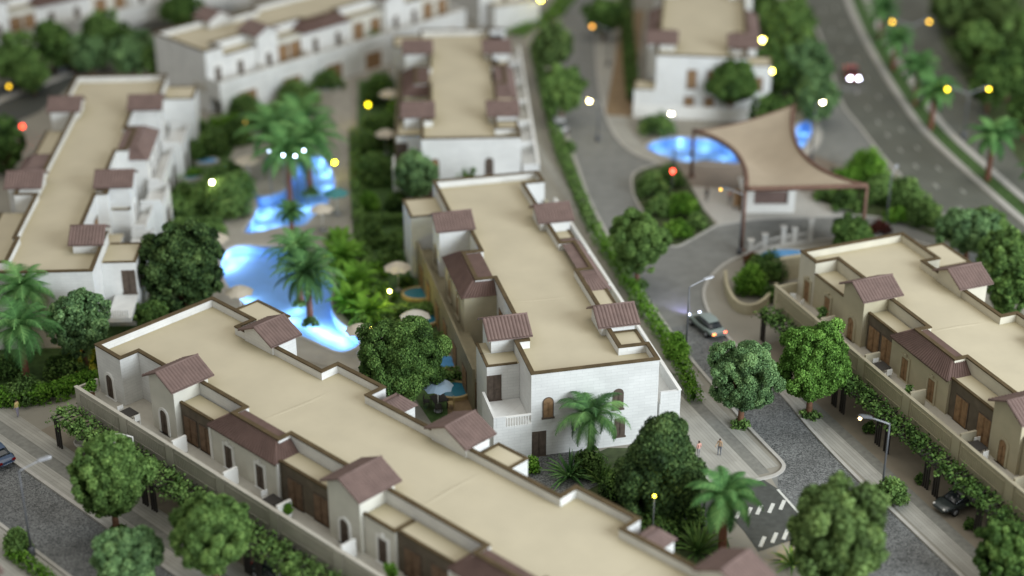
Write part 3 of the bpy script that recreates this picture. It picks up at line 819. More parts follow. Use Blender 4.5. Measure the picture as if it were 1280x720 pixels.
# row behind the entrance canopy, far right
Gr = ROWS['G'] = Row('terraced_villas', (16.4, 179.59), fr((-.11, -.994)), 'villa row at the top right above the entrance pool, white rounded garden wall', front='wall', shutter='wood')
Gr.core([(-45, 0), (-9, 0), (-9, 1.6), (-4.6, 1.6), (-4.6, .0), (0, 0), (0, 10.3), (-3.0, 10.3), (-3.0, 9.0), (-9, 9.0), (-9, 10.3), (-45, 10.3)])
Gr.tower(-6.6, -3.6, -1.0, 2.0); Gr.tower(-28, -25, -1.0, 2.0); Gr.tower(-6.4, -3.2, 8.3, 11.3); Gr.tower(-28, -25, 8.3, 11.3)
Gr.mansard(-20, -12, -1.3, .3, run=1.0, tile='tile'); Gr.mansard(-20, -12, 11.6, 10.0, run=1.0, tile='tile')
Gr.wing(-3.0, .03, 10.32, 13.0, z=6.3, sides='blr'); Gr.wing(-2.4, .6, -2.4, -.02, z=3.2, sides='flr')
for v_ in (4.1, 6.4): Gr.win(0, v_, 3.4, 'r', 'door', m='wood'); Gr.win(0, v_ - .2, .2, 'r', 'door', m='wood')
Gr.win(.03, 11.7, 3.4, 'r', 'small_window')
b = MB(); b.box(1.0, 1.2, -2.4, 13.4, 0, 1.5); b.box(-3, .98, 13.2, 13.4, 0, 1.5); Gr.part('garden_wall', b, 'white')
b = MB(); b.box(-40, 1.0, -5.6, -2.6, 0, .12); Gr.part('side_yard', b, 'terr')

# two more rows cut by the edge of the view
H = ROWS['H'] = Row('terraced_villas', G(-80, 98), fr((.74, .67)), 'villa row cut off by the upper left corner, white fronts above bushy trees', front='wall')
L = 44
H.core(front_outline(L, 2.5, 0, 2.1) + [(L, 10.0), (0, 10.0)])
street_front(H, L, dark='facade'); H.terrace(-.2, 43, v=-2.3, piers=(6.9, 13.6, 19.9, 26.3, 32.6))
I_ = ROWS['I'] = Row('terraced_villas', G(600, 34), fr((.90, .44)), 'white villa block at the top centre just behind the bushes', front='wall')
I_.core([(0, 0), (8, 0), (8, 10), (0, 10)]); I_.tower(2, 5, -.3, 2.6); I_.win(6.5, 0, 3.3, 'f', 'window'); I_.win(3.5, -.3, 3.3, 'f', 'arch_window'); I_.wing(1, 7.6, -2.4, -.35, z=3.3, sides='flr')
J_ = ROWS['J'] = Row('terraced_villas', G(-34, 806), fr((.721, -.693)), 'villa row of which only a tiled corner shows at the lower left edge', front='facade')
J_.core([(0, -12), (20, -12), (20, 0), (0, 0)]); J_.tower(.6, 3.9, -2.6, .5); J_.wing(4.2, 9, .02, 1.6, z=5.6, sides='b')

for r_, us, v0, v1 in ((B, (17.2, 33.0, 47.5), 2.5, 9.2), (D, (15.4, 33.0), 2.5, 8.4), (C_, (24.6,), 1.5, 8.0), (A, (-22.5,), -8.0, -2.6)):
    for uu in us:
        m = MB(); k = 14; vs = []
        for i in range(k + 1):
            t = i / k; x = uu + .10 * math.sin(t * 5 + uu) + .25 * t
            vs += [(x - .16, v0 + (v1 - v0) * t, ZD + .003), (x, v0 + (v1 - v0) * t, ZD + .045 * math.sin(PI * min(1, t * 1.1 + .02)) + .006), (x + .20, v0 + (v1 - v0) * t, ZD + .003)]
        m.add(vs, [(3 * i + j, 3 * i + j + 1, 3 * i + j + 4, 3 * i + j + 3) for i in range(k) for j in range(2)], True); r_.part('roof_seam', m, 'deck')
# ------------------------------------------------------------------ ground
def poly_mesh(name, loops, z, m, kind='structure', world=False):
    """flat sheet from photo survey loops (first outer, others holes)"""
    W = [[Vector((*(p if world else G(*p)), 0)) for p in l] for l in loops]
    tri = tessellate_polygon(W); flat = [p for l in W for p in l]
    me = bpy.data.meshes.new(name); fs = []
    for t in tri:
        a, b_, c = (flat[i] for i in t)
        fs.append(t if (b_ - a).cross(c - a).z > 0 else (t[0], t[2], t[1]))
    me.from_pydata([(p.x, p.y, z) for p in flat], [], fs); me.update(); me.materials.append(M[m])
    o = bpy.data.objects.new(name, me); link(o)
    if kind: o['kind'] = kind
    return o

def smooth_loop(P, n=6, closed=True):
    out = []; k = len(P)
    rngi = range(k) if closed else range(k - 1)
    for i in rngi:
        p0, p1, p2, p3 = [Vector(P[(i + j) % k] if closed else P[min(max(i + j, 0), k - 1)]) for j in (-1, 0, 1, 2)]
        for j in range(n):
            t = j / n
            out.append(tuple(.5 * ((2 * p1) + (-p0 + p2) * t + (2 * p0 - 5 * p1 + 4 * p2 - p3) * t * t + (-p0 + 3 * p1 - 3 * p2 + p3) * t ** 3)))
    if not closed: out.append(tuple(P[-1]))
    return out

def ribbon(name, line, w0, w1, z, m, world=False, kind='structure', h=0.0):
    """strip along a polyline between two lateral offsets (metres, + = left of travel); h>0 makes it a raised kerb"""
    P = [Vector(p if world else G(*p)) for p in line]; L_ = []; R_ = []
    for i, p in enumerate(P):
        d = (P[min(i + 1, len(P) - 1)] - P[max(i - 1, 0)]).normalized(); n = Vector((-d.y, d.x))
        L_.append(p + n * w1); R_.append(p + n * w0)
    mb = MB(); k = len(P)
    vs = [(p.x, p.y, z + h) for p in L_] + [(p.x, p.y, z + h) for p in R_]
    fs = [(i, k + i, k + i + 1, i + 1) for i in range(k - 1)]
    mb.add(vs, fs)
    if h > 0:
        mb.add([(p.x, p.y, z) for p in L_] + [(p.x, p.y, z + h) for p in L_], [(i, i + 1, k + i + 1, k + i) for i in range(k - 1)])
        mb.add([(p.x, p.y, z) for p in R_] + [(p.x, p.y, z + h) for p in R_], [(i + 1, i, k + i, k + i + 1) for i in range(k - 1)])
    o = mb.build(name, m)
    if kind: o['kind'] = kind
    return o

main_pool = smooth_loop([(277, 328), (283, 314), (299, 307), (330, 308), (352, 309), (366, 316), (380, 326), (398, 333), (413, 343), (416, 360), (413, 378), (421, 398), (446, 419), (447, 432), (425, 440), (395, 428), (360, 412), (325, 395), (296, 370), (280, 348)])
upper_pool = smooth_loop([(312, 226), (321, 244), (340, 243), (357, 236), (365, 222), (372, 206), (386, 196), (402, 197), (415, 215), (418, 230), (413, 246), (407, 258), (392, 270), (378, 282), (352, 283), (328, 289), (306, 290), (316, 272), (322, 256), (317, 240)])
gate_pool = smooth_loop([(808, 184), (830, 173), (862, 172), (896, 176), (918, 190), (924, 203), (900, 206), (862, 203), (832, 196)])
side_pool = smooth_loop([(996, 160), (1004, 152), (1012, 152), (1014, 166), (1006, 182), (998, 184)])
ground = poly_mesh('ground', [[(-420, 1100), (1800, 1100), (2300, -170), (-950, -170)], main_pool, upper_pool, gate_pool, side_pool], 0.0, 'ground')

def pool(loop, label, floor=-1.0, level=-.16, group=None, lights=(), tilem='basin', energy=60, colr=(.72, .87, 1)):
    W = [G(*p) for p in loop]; cx = sum(p[0] for p in W) / len(W); cy = sum(p[1] for p in W) / len(W)
    root = empty('swimming_pool', (cx, cy, 0), 0, label, 'pool', group)
    n = len(W); L_ = [(a - cx, c - cy) for a, c in W]
    mb = MB(); mb.add([(a, c, 0) for a, c in L_] + [(a, c, floor) for a, c in L_], [(i, n + i, n + (i + 1) % n, (i + 1) % n) for i in range(n)])
    tri = tessellate_polygon([[Vector((a, c, 0)) for a, c in L_]])
    mb.add([(a, c, floor) for a, c in L_], [tuple(t) for t in tri]); mb.build('basin', tilem, root)
    w = MB(); fs = []
    for t in tri:
        a, b_, c = (Vector((*L_[i], 0)) for i in t); fs.append(tuple(t) if (b_ - a).cross(c - a).z > 0 else (t[0], t[2], t[1]))
    w.add([(a, c, level) for a, c in L_], fs); w.build('water', 'water', root)
    rm = MB(); a0 = sum(L_[i][0] * L_[(i + 1) % n][1] - L_[(i + 1) % n][0] * L_[i][1] for i in range(n))
    CC = L_ if a0 > 0 else L_[::-1]; O = offset_poly(CC, .32)
    rm.add([(a, c, .03) for a, c in CC] + [(a, c, .05) for a, c in O] + [(a, c, -.2) for a, c in CC], [(i, n + i, n + (i + 1) % n, (i + 1) % n) for i in range(n)] + [(i, (i + 1) % n, 2 * n + (i + 1) % n, 2 * n + i) for i in range(n)])
    rm.build('coping', 'kerb', root)
    for px, py, e in lights:
        x, y = G(px, py, floor + .3)
        ld = bpy.data.lights.new('pool_light', 'POINT'); ld.energy = e * .62; ld.color = colr; ld.shadow_soft_size = .45
        lo = bpy.data.objects.new('pool_light', ld); lo.location = (x, y, floor + .55); link(lo)
    return root
pool(main_pool, 'large lit blue pool between the left row and the middle row', lights=[(288, 322, 120), (296, 314, 120), (282, 335, 90), (308, 310, 50), (300, 372, 120), (318, 385, 120), (352, 392, 140), (372, 385, 120), (395, 408, 160), (412, 417, 160), (430, 427, 140), (424, 420, 180), (365, 398, 160), (385, 402, 150), (405, 412, 180), (290, 330, 150), (303, 320, 120), (312, 374, 130)])
pool(upper_pool, 'smaller lit blue pool around the cluster of palms', lights=[(330, 268, 140), (338, 260, 120), (325, 282, 120), (318, 236, 60), (402, 205, 180), (409, 216, 180), (411, 232, 120), (372, 212, 80), (385, 258, 140), (400, 256, 140), (395, 272, 100), (345, 280, 90)])
pool(gate_pool, 'narrow blue pool beside the entrance canopy', lights=[(826, 186, 80), (850, 180, 100), (880, 184, 100), (905, 195, 80), (860, 196, 80)])
pool(side_pool, 'small blue pool glimpsed behind the canopy edge', lights=[(1004, 165, 80), (1002, 177, 50)])

# pool terraces
poly_mesh('pool_terrace', [smooth_loop([(262, 330), (272, 300), (290, 262), (300, 222), (318, 205), (352, 210), (368, 190), (405, 178), (425, 196), (437, 240), (430, 280), (402, 300), (430, 330), (432, 370), (436, 400), (470, 424), (470, 450), (420, 460), (300, 420), (255, 380)], 5), main_pool, upper_pool], .012, 'pooldeck')
# lawns and beds
poly_mesh('lawn', [[(448, 100), (512, 100), (520, 180), (540, 240), (560, 330), (604, 470), (612, 540), (540, 530), (500, 470), (478, 410), (452, 330), (444, 240)]], .008, 'lawn')
poly_mesh('lawn', [[(205, 200), (262, 150), (300, 150), (305, 205), (285, 262), (268, 300), (258, 340), (190, 420), (160, 400), (190, 260)]], .008, 'lawn')
poly_mesh('lawn', [[(-60, 510), (0, 512), (60, 498), (128, 470), (160, 430), (175, 400), (60, 395), (-60, 420)]], .008, 'lawn')
poly_mesh('planting_bed', [[(640, 600), (690, 590), (760, 560), (850, 560), (890, 600), (905, 660), (930, 740), (830, 740), (740, 660)]], .010, 'soil')
poly_mesh('planting_bed', [smooth_loop([(416, 305), (428, 300), (440, 330), (452, 370), (474, 410), (470, 420), (440, 405), (422, 382), (418, 355)], 4)], .016, 'soil')
poly_mesh('brown_terrace', [[(520, 230), (545, 228), (600, 420), (622, 520), (560, 520), (556, 470), (548, 400), (535, 330)]], .014, 'terr')
poly_mesh('pool_path', [[(415, 95), (440, 95), (440, 170), (438, 240), (442, 300), (462, 370), (488, 420), (478, 424), (452, 372), (430, 300), (424, 240), (418, 170)]], .018, 'pooldeck')
poly_mesh('cobbled_court', [[(662, 572), (735, 560), (760, 600), (680, 640), (655, 600)]], .015, 'cobble')
ribbon('side_path', [(300, 100), (330, 140), (300, 200)], -1.2, 1.2, .016, 'pooldeck')

# main street, its two arms and the forecourt
west = smooth_loop([(930, 605), (955, 600), (972, 595), (981, 587), (979, 578), (958, 556), (930, 526), (900, 490), (866, 450), (837, 411), (809, 372), (783, 332), (760, 292), (738, 250), (722, 205), (708, 165), (700, 130), (696, 90), (697, 50), (705, 0), (712, -40)], 4, False)
east = [(755, -40), (745, 30), (745, 80), (749, 115), (757, 148), (770, 174), (792, 193), (822, 205)]
isl_w = [(822, 205), (800, 212), (789, 222), (791, 245), (804, 268), (822, 297), (834, 307), (848, 309), (868, 299), (896, 283)]
plaza_n = smooth_loop([(896, 283), (945, 275), (1020, 272), (1070, 271), (1126, 278), (1185, 296), (1230, 320)], 3, False)
south = smooth_loop([(1210, 335), (1160, 306), (1110, 298), (1050, 298), (985, 305), (945, 314), (912, 326), (893, 340), (880, 358), (879, 376), (889, 399), (916, 431), (980, 499), (1014, 540), (1072, 601), (1112, 638), (1200, 722), (1290, 805)], 3, False)
bottom = [(1180, 805), (1100, 720), (1020, 640), (1000, 642), (975, 612), (955, 690), (900, 690), (900, 640)]
poly_mesh('street', [west[6:][::1] + smooth_loop(east, 3, False) + isl_w + plaza_n + south + [(1150, 805), (1052, 705), (1000, 642), (973, 613)]], .006, 'road')
# darker cobbled stretch by the houses on the right
cob = [p for p in west[8:] if p[1] > 400] + [(837, 410), (889, 399)] + [p for p in south if p[1] >= 399] + [(1150, 805), (1052, 705), (1000, 642), (973, 613)]
poly_mesh('cobbled_street', [cob], .014, 'cobble')
poly_mesh('crossing', [[(850, 640), (890, 618), (925, 606), (955, 600), (973, 612), (1000, 642), (1014, 662), (1000, 672), (948, 690), (930, 664), (915, 648), (860, 668)]], .020, 'asphalt')
def bars(name, pts, w, l, ang, z):
    mb = MB(); c, s_ = math.cos(ang), math.sin(ang)
    for px, py in pts:
        x, y = G(px, py, z); q = [(-w / 2, -l / 2), (w / 2, -l / 2), (w / 2, l / 2), (-w / 2, l / 2)]
        mb.add([(x + a * c - b_ * s_, y + a * s_ + b_ * c, z) for a, b_ in q], [(0, 1, 2, 3)])
    o = mb.build(name, 'paint'); o['kind'] = 'structure'; return o
bars('crossing_marking', [(923, 642), (936, 640), (949, 637), (964, 635), (978, 631)],   .28, 1.3, -.38, .026)
bars('crossing_marking', [(953, 677), (968, 672), (982, 668), (996, 664)],   .28, 1.3, -.38, .026)
ribbon('stop_line', [(972, 612), (998, 641)], -.1, .1, .027, 'paint')
ribbon('kerb', west, -.02, .26, 0, 'kerb', h=.13)
ribbon('kerb', smooth_loop(east, 3, False), -.02, .24, 0, 'kerb', h=.13)
ribbon('kerb', south, -.02, .26, 0, 'kerb', h=.13)
ribbon('kerb', smooth_loop(isl_w, 3, False), -.02, .22, 0, 'kerb', h=.13)
ribbon('kerb', plaza_n, -.02, .26, 0, 'kerb', h=.13)
poly_mesh('plaza', [[(822, 207), (880, 200), (930, 205), (1010, 190), (1045, 205), (1020, 245), (1070, 268), (1020, 270), (945, 273), (897, 281), (880, 262), (860, 225)]], .010, 'plaza')
poly_mesh('pavement', [[(852, 232), (900, 236), (1010, 240), (1040, 250), (1068, 266), (1020, 269), (945, 272), (898, 280), (882, 264)]], .015, 'kerb')
ribbon('pavement', smooth_loop(east, 3, False), .26, 2.3, .03, 'pave')
poly_mesh('pavement', [[(935, 268), (1000, 262), (1070, 262), (1062, 270), (1020, 271), (945, 274)]], .022, 'kerb')

# highway on the right
hl = smooth_loop([(985, -60), (1006, 0), (1033, 62), (1053, 127), (1075, 157), (1096, 184), (1122, 214), (1180, 268), (1290, 366)], 4, False)
hr = smooth_loop([(1040, -60), (1056, 0), (1067, 28), (1087, 68), (1120, 122), (1154, 168), (1220, 230), (1300, 300), (1420, 400)], 4, False)
poly_mesh('highway', [hl + hr[::-1]], .006, 'highway')
dash = []
for t0, t1, f_ in ((0, 1, .36), (0, 1, .68)):
    n = min(len(hl), len(hr))
    for i in range(1, n - 1, 2):
        a = Vector(G(*hl[i])).lerp(Vector(G(*hr[i])), f_); a2 = Vector(G(*hl[i + 1])).lerp(Vector(G(*hr[i + 1])), f_)
        d = (a2 - a).normalized(); dash.append((a, d))
mb = MB()
for a, d in dash:
    n_ = Vector((-d.y, d.x)) * .09; e = d * .55
    mb.add([(*(a - n_ - e), .012), (*(a + n_ - e), .012), (*(a + n_ + e), .012), (*(a - n_ + e), .012)], [(0, 3, 2, 1)])
structure('x', mb.build('lane_marking', 'fadedpaint'))
ribbon('kerb', hr, .1, .9, 0, 'kerb', h=.12)
ribbon('median_grass', hr, .95, 2.6, .02, 'lawn')
ribbon('kerb', hr, 2.65, 3.5, 0, 'kerb', h=.12)
ribbon('second_carriageway', hr, 3.55, 11.5, .006, 'highway')
ribbon('verge', hr, 11.55, 17, .010, 'plaza')
ribbon('kerb', hl, -.35, -.05, 0, 'kerb', h=.12)
poly_mesh('slip_road', [[(1050, 128), (1096, 184), (1118, 212), (1048, 206), (1012, 196), (1018, 170), (1012, 150), (1030, 130)]], .009, 'road')
ribbon('kerb', smooth_loop([(1000, 193), (1015, 185), (1022, 168), (1016, 152), (1006, 140)], 4, False), -.5, .4, 0, 'kerb', h=.13)
poly_mesh('planting_bed', [[(1013, 246), (1040, 210), (1100, 214), (1170, 268), (1225, 320), (1120, 276), (1064, 268)]], .016, 'soil')
poly_mesh('planting_bed', [isl_w + [(880, 262), (858, 222)]], .016, 'soil')
poly_mesh('planting_bed', [[(995, 60), (945, 60), (930, 110), (965, 150), (1000, 140), (1050, 128), (1030, 62), (1006, 0), (960, 0)]], .012, 'soil')
poly_mesh('woodland_floor', [[(1180, 60), (1225, 130), (1300, 240), (1400, 200), (1400, -60), (1140, -60)]], .014, 'soil')

# street at the lower left, with bands in the frame of the front row
def strip(row, u0, u1, v0, v1, z, m, name, h=0.0):
    mb = MB()
    if h: mb.box(0, u1 - u0, 0, v1 - v0, 0, h)
    else: mb.add([(0, 0, 0), (u1 - u0, 0, 0), (u1 - u0, v1 - v0, 0), (0, v1 - v0, 0)], [(0, 1, 2, 3)])
    R = Matrix.Translation(row.root.location) @ Matrix.Rotation(row.root.rotation_euler.z, 4, 'Z')
    o = mb.build(name, m); o.location = R @ Vector((u0, v0, z)); o.rotation_euler = (0, 0, row.root.rotation_euler.z); o['kind'] = 'structure'; return o
strip(B, -24, 60, -12.7, -7.9, .006, 'cobble', 'cobbled_street')
strip(B, -24, 60, -7.88, -7.6, 0, 'kerb', 'kerb', h=.13)
strip(B, -24, 60, -12.98, -12.72, 0, 'kerb', 'kerb', h=.13)
strip(B, -24, 60, -7.58, -6.35, .02, 'pave', 'pavement')
strip(B, -24, 60, -6.33, -5.35, .016, 'paveband', 'paving_band')
strip(B, -24, 60, -5.33, -3.9, .02, 'pave', 'pavement')
strip(B, -3, 60, -3.88, -.2, .012, 'drive', 'driveway')
strip(B, -24, 60, -16.5, -13.0, .02, 'pave', 'pavement')
strip(D, 15.9, 60, -7.5, -6.0, .02, 'pave', 'pavement')
strip(D, 9, 60, -5.98, -5.1, .016, 'paveband', 'paving_band')
strip(D, 2, 60, -5.08, -.3, .012, 'drive', 'driveway')
strip(D, 5, 15.88, -7.3, -6.0, .012, 'pave', 'pavement')
strip(C_, -40, 30.5, 15.5, 16.6, .02, 'pave', 'pavement')
strip(D, 1.5, 19.3, -13.6, -12.6, .02, 'pave', 'pavement')
strip(D, 1.5, 19.8, -14.6, -13.62, .016, 'paveband', 'paving_band')
strip(D, 3.5, 20.6, -18.4, -14.62, .02, 'pave', 'pavement')
poly_mesh('back_road', [[(-80, 205), (0, 162), (50, 140), (84, 112), (110, 84), (120, 60), (200, 30), (190, 20), (100, 62), (40, 95), (-80, 135)]], .012, 'asphalt')

ribbon('kerb', [(-60, 160), (0, 126), (88, 92)], -.5, .5, .014, 'kerb', h=.12)
# ------------------------------------------------------------------ trees
T = tree
T(795, 300, 74, 78, 'round leafy tree at the kerb beside the middle row, clear brown trunk', 'lf_mid', base=(796, 357), name='street_tree', blobs=56, leafsize=.08)
T(932, 468, 88, 92, 'blue green round tree on the kerb below the grey car', 'lf_blue', base=(925, 532), name='street_tree', blobs=60, leafsize=.072)
T(1018, 452, 90, 104, 'bright leafy street tree in front of the right row terrace', 'lf_yel', base=(1011, 520), name='street_tree', blobs=64, leafsize=.085)
T(501, 447, 108, 100, 'broad dark green garden tree behind the front row, beside the blue parasol', 'lf_dark', zc=5.0, name='garden_tree', blobs=64, leafsize=.08)
T(140, 594, 94, 108, 'street tree with a short trunk on the lower left pavement, white bench above it', 'lf_mid', base=(146, 664), name='street_tree', blobs=64)
T(265, 666, 106, 100, 'large leafy tree at the bottom edge under the front row terrace', 'lf_mid', zc=4.4, name='street_tree', blobs=60)
T(158, 694, 86, 66, 'low blurred tree at the bottom edge left of the larger one', 'lf_blue', zc=3.0, name='street_tree', blobs=46)
T(1048, 664, 132, 128, 'big soft pale tree at the bottom right covering the crossing', 'lf_olive', zc=5.6, name='street_tree', blobs=64, leafsize=.16)
T(826, 584, 128, 158, 'tall dense dark conical tree at the corner of the white gable', 'lf_deep', zc=4.2, shape='cone', name='dense_tree', blobs=80, leafsize=.115)
T(229, 333, 100, 118, 'large dark tree between the left row and the lit pool', 'lf_deep', zc=4.6, name='garden_tree', blobs=70, leafsize=.15)
T(106, 402, 72, 92, 'blue green garden tree with an orange lit trunk beside the date palms', 'lf_blue', base=(108, 462), name='garden_tree', blobs=50, leafsize=.13)
T(519, 217, 60, 62, 'tree against the left corner of the farther row', 'lf_blue', zc=4.0, name='garden_tree', blobs=40)
T(584, 214, 56, 30, 'small dark tree peeping over the far parapet of the middle row', 'lf_dark', zc=3.0, name='garden_tree', blobs=26)
T(691, 58, 56, 54, 'olive green street tree at the top of the far street', 'lf_olive', zc=4.6, name='street_tree', blobs=40, leafsize=.16)
T(703, 110, 56, 66, 'green street tree above the parked silver car', 'lf_mid', zc=4.4, name='street_tree', blobs=40, leafsize=.16)
T(756, 18, 52, 44, 'dark blurred tree at the top edge beside the far street lamp', 'lf_dark', zc=3.4, name='street_tree', blobs=36, leafsize=.16)
T(915, 106, 68, 64, 'spreading dark tree in front of the white house above the entrance pool', 'lf_dark', zc=4.2, name='garden_tree', blobs=50, leafsize=.15, shape='umbrella')
T(187, 392, 48, 34, 'small leafy tree in the gap between the left row and the front row', 'lf_dark', zc=2.2, name='garden_tree', blobs=26)
# band of trees beside the highway
for px, py, w, h, lf, lab in (
    (982, 30, 74, 66, 'lf_mid', 'topmost tree of the dark belt left of the highway'),
    (962, 88, 60, 70, 'lf_dark', 'dark tree of the belt touching the white end house'),
    (1008, 84, 72, 72, 'lf_blue', 'blue green tree in the middle of the belt by the highway'),
    (1022, 120, 60, 60, 'lf_blue', 'tree of the belt nearest the glowing lamp and the headlights'),
    (965, 140, 54, 44, 'lf_dark', 'low dark tree of the belt behind the canopy peak'),
    (945, 8, 50, 50, 'lf_dark', 'dark tree at the top edge between the end house and the highway')):
    T(px, py, w, h, lab, lf, zc=3.4, group='trees in the belt beside the highway', name='leafy_tree', blobs=36, leafsize=.17)
# wood at the top right
for px, py, w, h, lf, lab in (
    (1196, 8, 66, 60, 'lf_olive', 'olive tree at the far left of the wood at the top right'),
    (1246, 14, 66, 60, 'lf_olive', 'olive tree at the top edge of the wood, near the corner'),
    (1282, 44, 60, 64, 'lf_mid', 'tree at the top right corner of the wood'),
    (1222, 54, 62, 62, 'lf_mid', 'green tree at the front of the wood above the sandy verge'),
    (1262, 88, 64, 66, 'lf_dark', 'dark tree inside the wood near the right edge'),
    (1238, 104, 50, 50, 'lf_dark', 'small dark tree at the front of the wood above the double lamp'),
    (1284, 138, 50, 56, 'lf_dark', 'lowest tree of the wood at the right edge'),
    (1262, 40, 56, 60, 'lf_olive', 'olive tree in the middle of the wood')):
    T(px, py, w, h, lab, lf, zc=3.6, group='trees of the wood at the top right', name='woodland_tree', blobs=34, leafsize=.18)
# behind the right row
for px, py, w, h, lf, zc, lab in (
    (1212, 288, 74, 58, 'lf_blue', 3.4, 'leafy tree behind the right row next to the reddish shrub'),
    (1256, 318, 66, 66, 'lf_mid', 3.6, 'tree with glints at the right edge behind the right row'),
    (1262, 362, 56, 66, 'lf_dark', 3.0, 'darkest tree behind the right row tile tower'),
    (1234, 282, 60, 48, 'lf_mid', 3.0, 'small tree behind the right row nearest the highway')):
    T(px, py, w, h, lab, lf, zc=zc, group='trees behind the right row', name='garden_tree', blobs=40, leafsize=.14)
T(1256, 690, 74, 84, 'dark tree cut by the lower right corner', 'lf_dark', zc=3.0, name='street_tree', blobs=48)
T(1064, 292, 60, 30, 'low spreading tree at the far end of the right row', 'lf_dark', zc=2.0, name='garden_tree', blobs=30)
# upper left
for px, py, w, h, lf, zc, lab in (
    (196, 74, 40, 40, 'lf_mid', 3.0, 'small tree touching the grey end wall at the upper left'), (150, 50, 44, 40, 'lf_dark', 3.6, 'dark tree between the lighter trees at the upper left'), (90, 62, 44, 40, 'lf_mid', 3.0, 'small tree between the dark round tree and the back road'), (40, 92, 50, 40, 'lf_mid', 2.6, 'low tree beside the back road at the upper left'),
    (66, 52, 52, 62, 'lf_dark', 4.0, 'dark round tree at the upper left below the cut off white row'),
    (127, 42, 54, 62, 'lf_mid', 4.4, 'lighter tree at the upper left, second from the corner'),
    (112, 66, 60, 44, 'lf_blue', 3.0, 'blue green tree just above the left row roof'),
    (168, 66, 66, 50, 'lf_blue', 3.4, 'tree beside the bare grey end wall'),
    (20, 72, 58, 70, 'lf_mid', 3.6, 'tree at the left edge above the dark back road'),
    (4, 178, 52, 74, 'lf_dark', 3.6, 'dark tree at the left edge beside the red light'),
    (226, 12, 54, 40, 'lf_dark', 3.6, 'dark tree at the top edge behind the grey end wall'),
    (0, 40, 40, 44, 'lf_dark', 3.0, 'small dark tree in the upper left corner'),
    (470, 12, 40, 26, 'lf_mid', 3.0, 'small tree at the top centre in front of the white terraces')):
    T(px, py, w, h, lab, lf, zc=zc, group='trees at the upper left', name='leafy_tree', blobs=36, leafsize=.17)

# ------------------------------------------------------------------ palms
palm((388, 402), 342, 3.9, 'tall date palm on a grass islet in the large pool', leaf='lf_date', fronds=40, wide=0.056)
palm((376, 380), 312, 3.6, 'second palm just behind the tall date palm in the large pool', fronds=28, wide=0.056)
palm((738, 580), 518, 3.7, 'date palm standing in front of the white near gable', fronds=26, droop=1.15, wide=0.060, leaf='lf_date', name='date_palm')
palm((902, 694), 618, 3.3, 'palm with a red brown trunk at the lower right beside the crossing', fronds=26, droop=1.1, wide=0.074)
palm((34, 478), 408, 4.3, 'date palm with a red trunk at the left edge behind the clipped hedge', fronds=32, droop=1.1, wide=0.062)
palm((40, 440), 360, 4.0, 'taller palm behind the red trunked palm at the left edge', fronds=30, droop=1.1, wide=0.062)
palm((363, 254), 186, 5.0, 'palm with a red trunk in the upper pool, nearest of its clump', fronds=28, wide=0.081)
palm((388, 240), 170, 5.0, 'palm at the right of the clump in the upper pool', fronds=28, wide=0.081)
palm((346, 212), 160, 5.0, 'palm at the left of the clump behind the upper pool', fronds=28, wide=0.081)
palm((376, 190), 146, 5.0, 'rearmost palm of the clump behind the upper pool', fronds=26, wide=0.081)
palm((366, 302), 262, 1.8, 'short bushy palm on the bridge between the two pools', fronds=24, wide=0.068, thick=.8)
for (bx, by), ty, sp_, lab in (((1234, 226), 168, 3.8, 'palm with a bare red trunk on the median at the right'), ((1163, 162), 112, 3.6, 'palm on the median below the upper double lamp'),
                    ((1143, 132), 82, 3.6, 'second palm on the median, behind the first'), ((1116, 88), 46, 3.4, 'third palm on the median, near the top'), ((1100, 52), 10, 3.4, 'farthest palm on the median at the top edge'), ((1292, 262), 212, 2.6, 'palm cut by the right edge below the double lamp')):
    palm((bx, by), ty, sp_, lab, fronds=26, wide=0.087, group='palms along the highway median')
for (px, py), r, lab in (((430, 330), 2.2, 'tall feathery plant beside the pool path, uppermost'), ((444, 362), 2.4, 'feathery plant in the middle of the bed beside the pool path'), ((438, 384), 2.0, 'feathery plant at the pool edge beside the date palm'), ((460, 400), 2.1, 'feathery plant in the bed nearest the cream parasol'), ((425, 312), 1.7, 'smallest feathery plant at the top of the pool bed')):
    palm((px, py), py - 10, r * 1.25, lab, group='feathery plants in the pool bed', fronds=30, leaf='lf_bright', name='areca_plant', cat='plant', wide=0.062, thick=.4, droop=.62)

# ------------------------------------------------------------------ shrubs, spiky plants
spiky(712, 596, 2.3, 'spiky agave like plant below the date palm, left of the trunk', n=60, width=.085)
spiky(752, 604, 1.9, 'dark spiky plant between the date palm and the dark conical tree', 'lf_dark', n=50, width=.08)
spiky(872, 690, 2.6, 'dark spiky plant at the bottom left of the lower palm trunk', 'lf_dark', n=60, width=.10)
spiky(990, 706, 1.7, 'spiky plant at the bottom edge below the crossing', 'lf_dark', n=44, width=.08)
S_ = shrub
S_(736, 590, 46, 34, 'leafy undergrowth round the foot of the near date palm', 'lf_mid')
S_(776, 622, 60, 40, 'dark undergrowth left of the conical tree', 'lf_dark')
S_(850, 660, 70, 44, 'dark undergrowth under the lower palm', 'lf_dark')
S_(820, 676, 60, 40, 'dark bush behind the last tiled roof of the front row', 'lf_dark')
S_(664, 590, 14, 24, 'narrow green shrub at the parapet in front of the cobbled court', 'lf_bright')
S_(845, 446, 26, 34, 'round bush at the foot of the street lamp by the grey car', 'lf_bright', leafsize=.09)
S_(1113, 628, 40, 38, 'round clipped bush on the kerb below the right street lamp', 'lf_mid', leafsize=.09, dens=1.3)
S_(22, 690, 30, 34, 'dark round bush at the foot of the lower left lamp', 'lf_mid')
S_(711, 190, 16, 16, 'dark kerb shrub in front of the parked silver car', 'lf_mid')
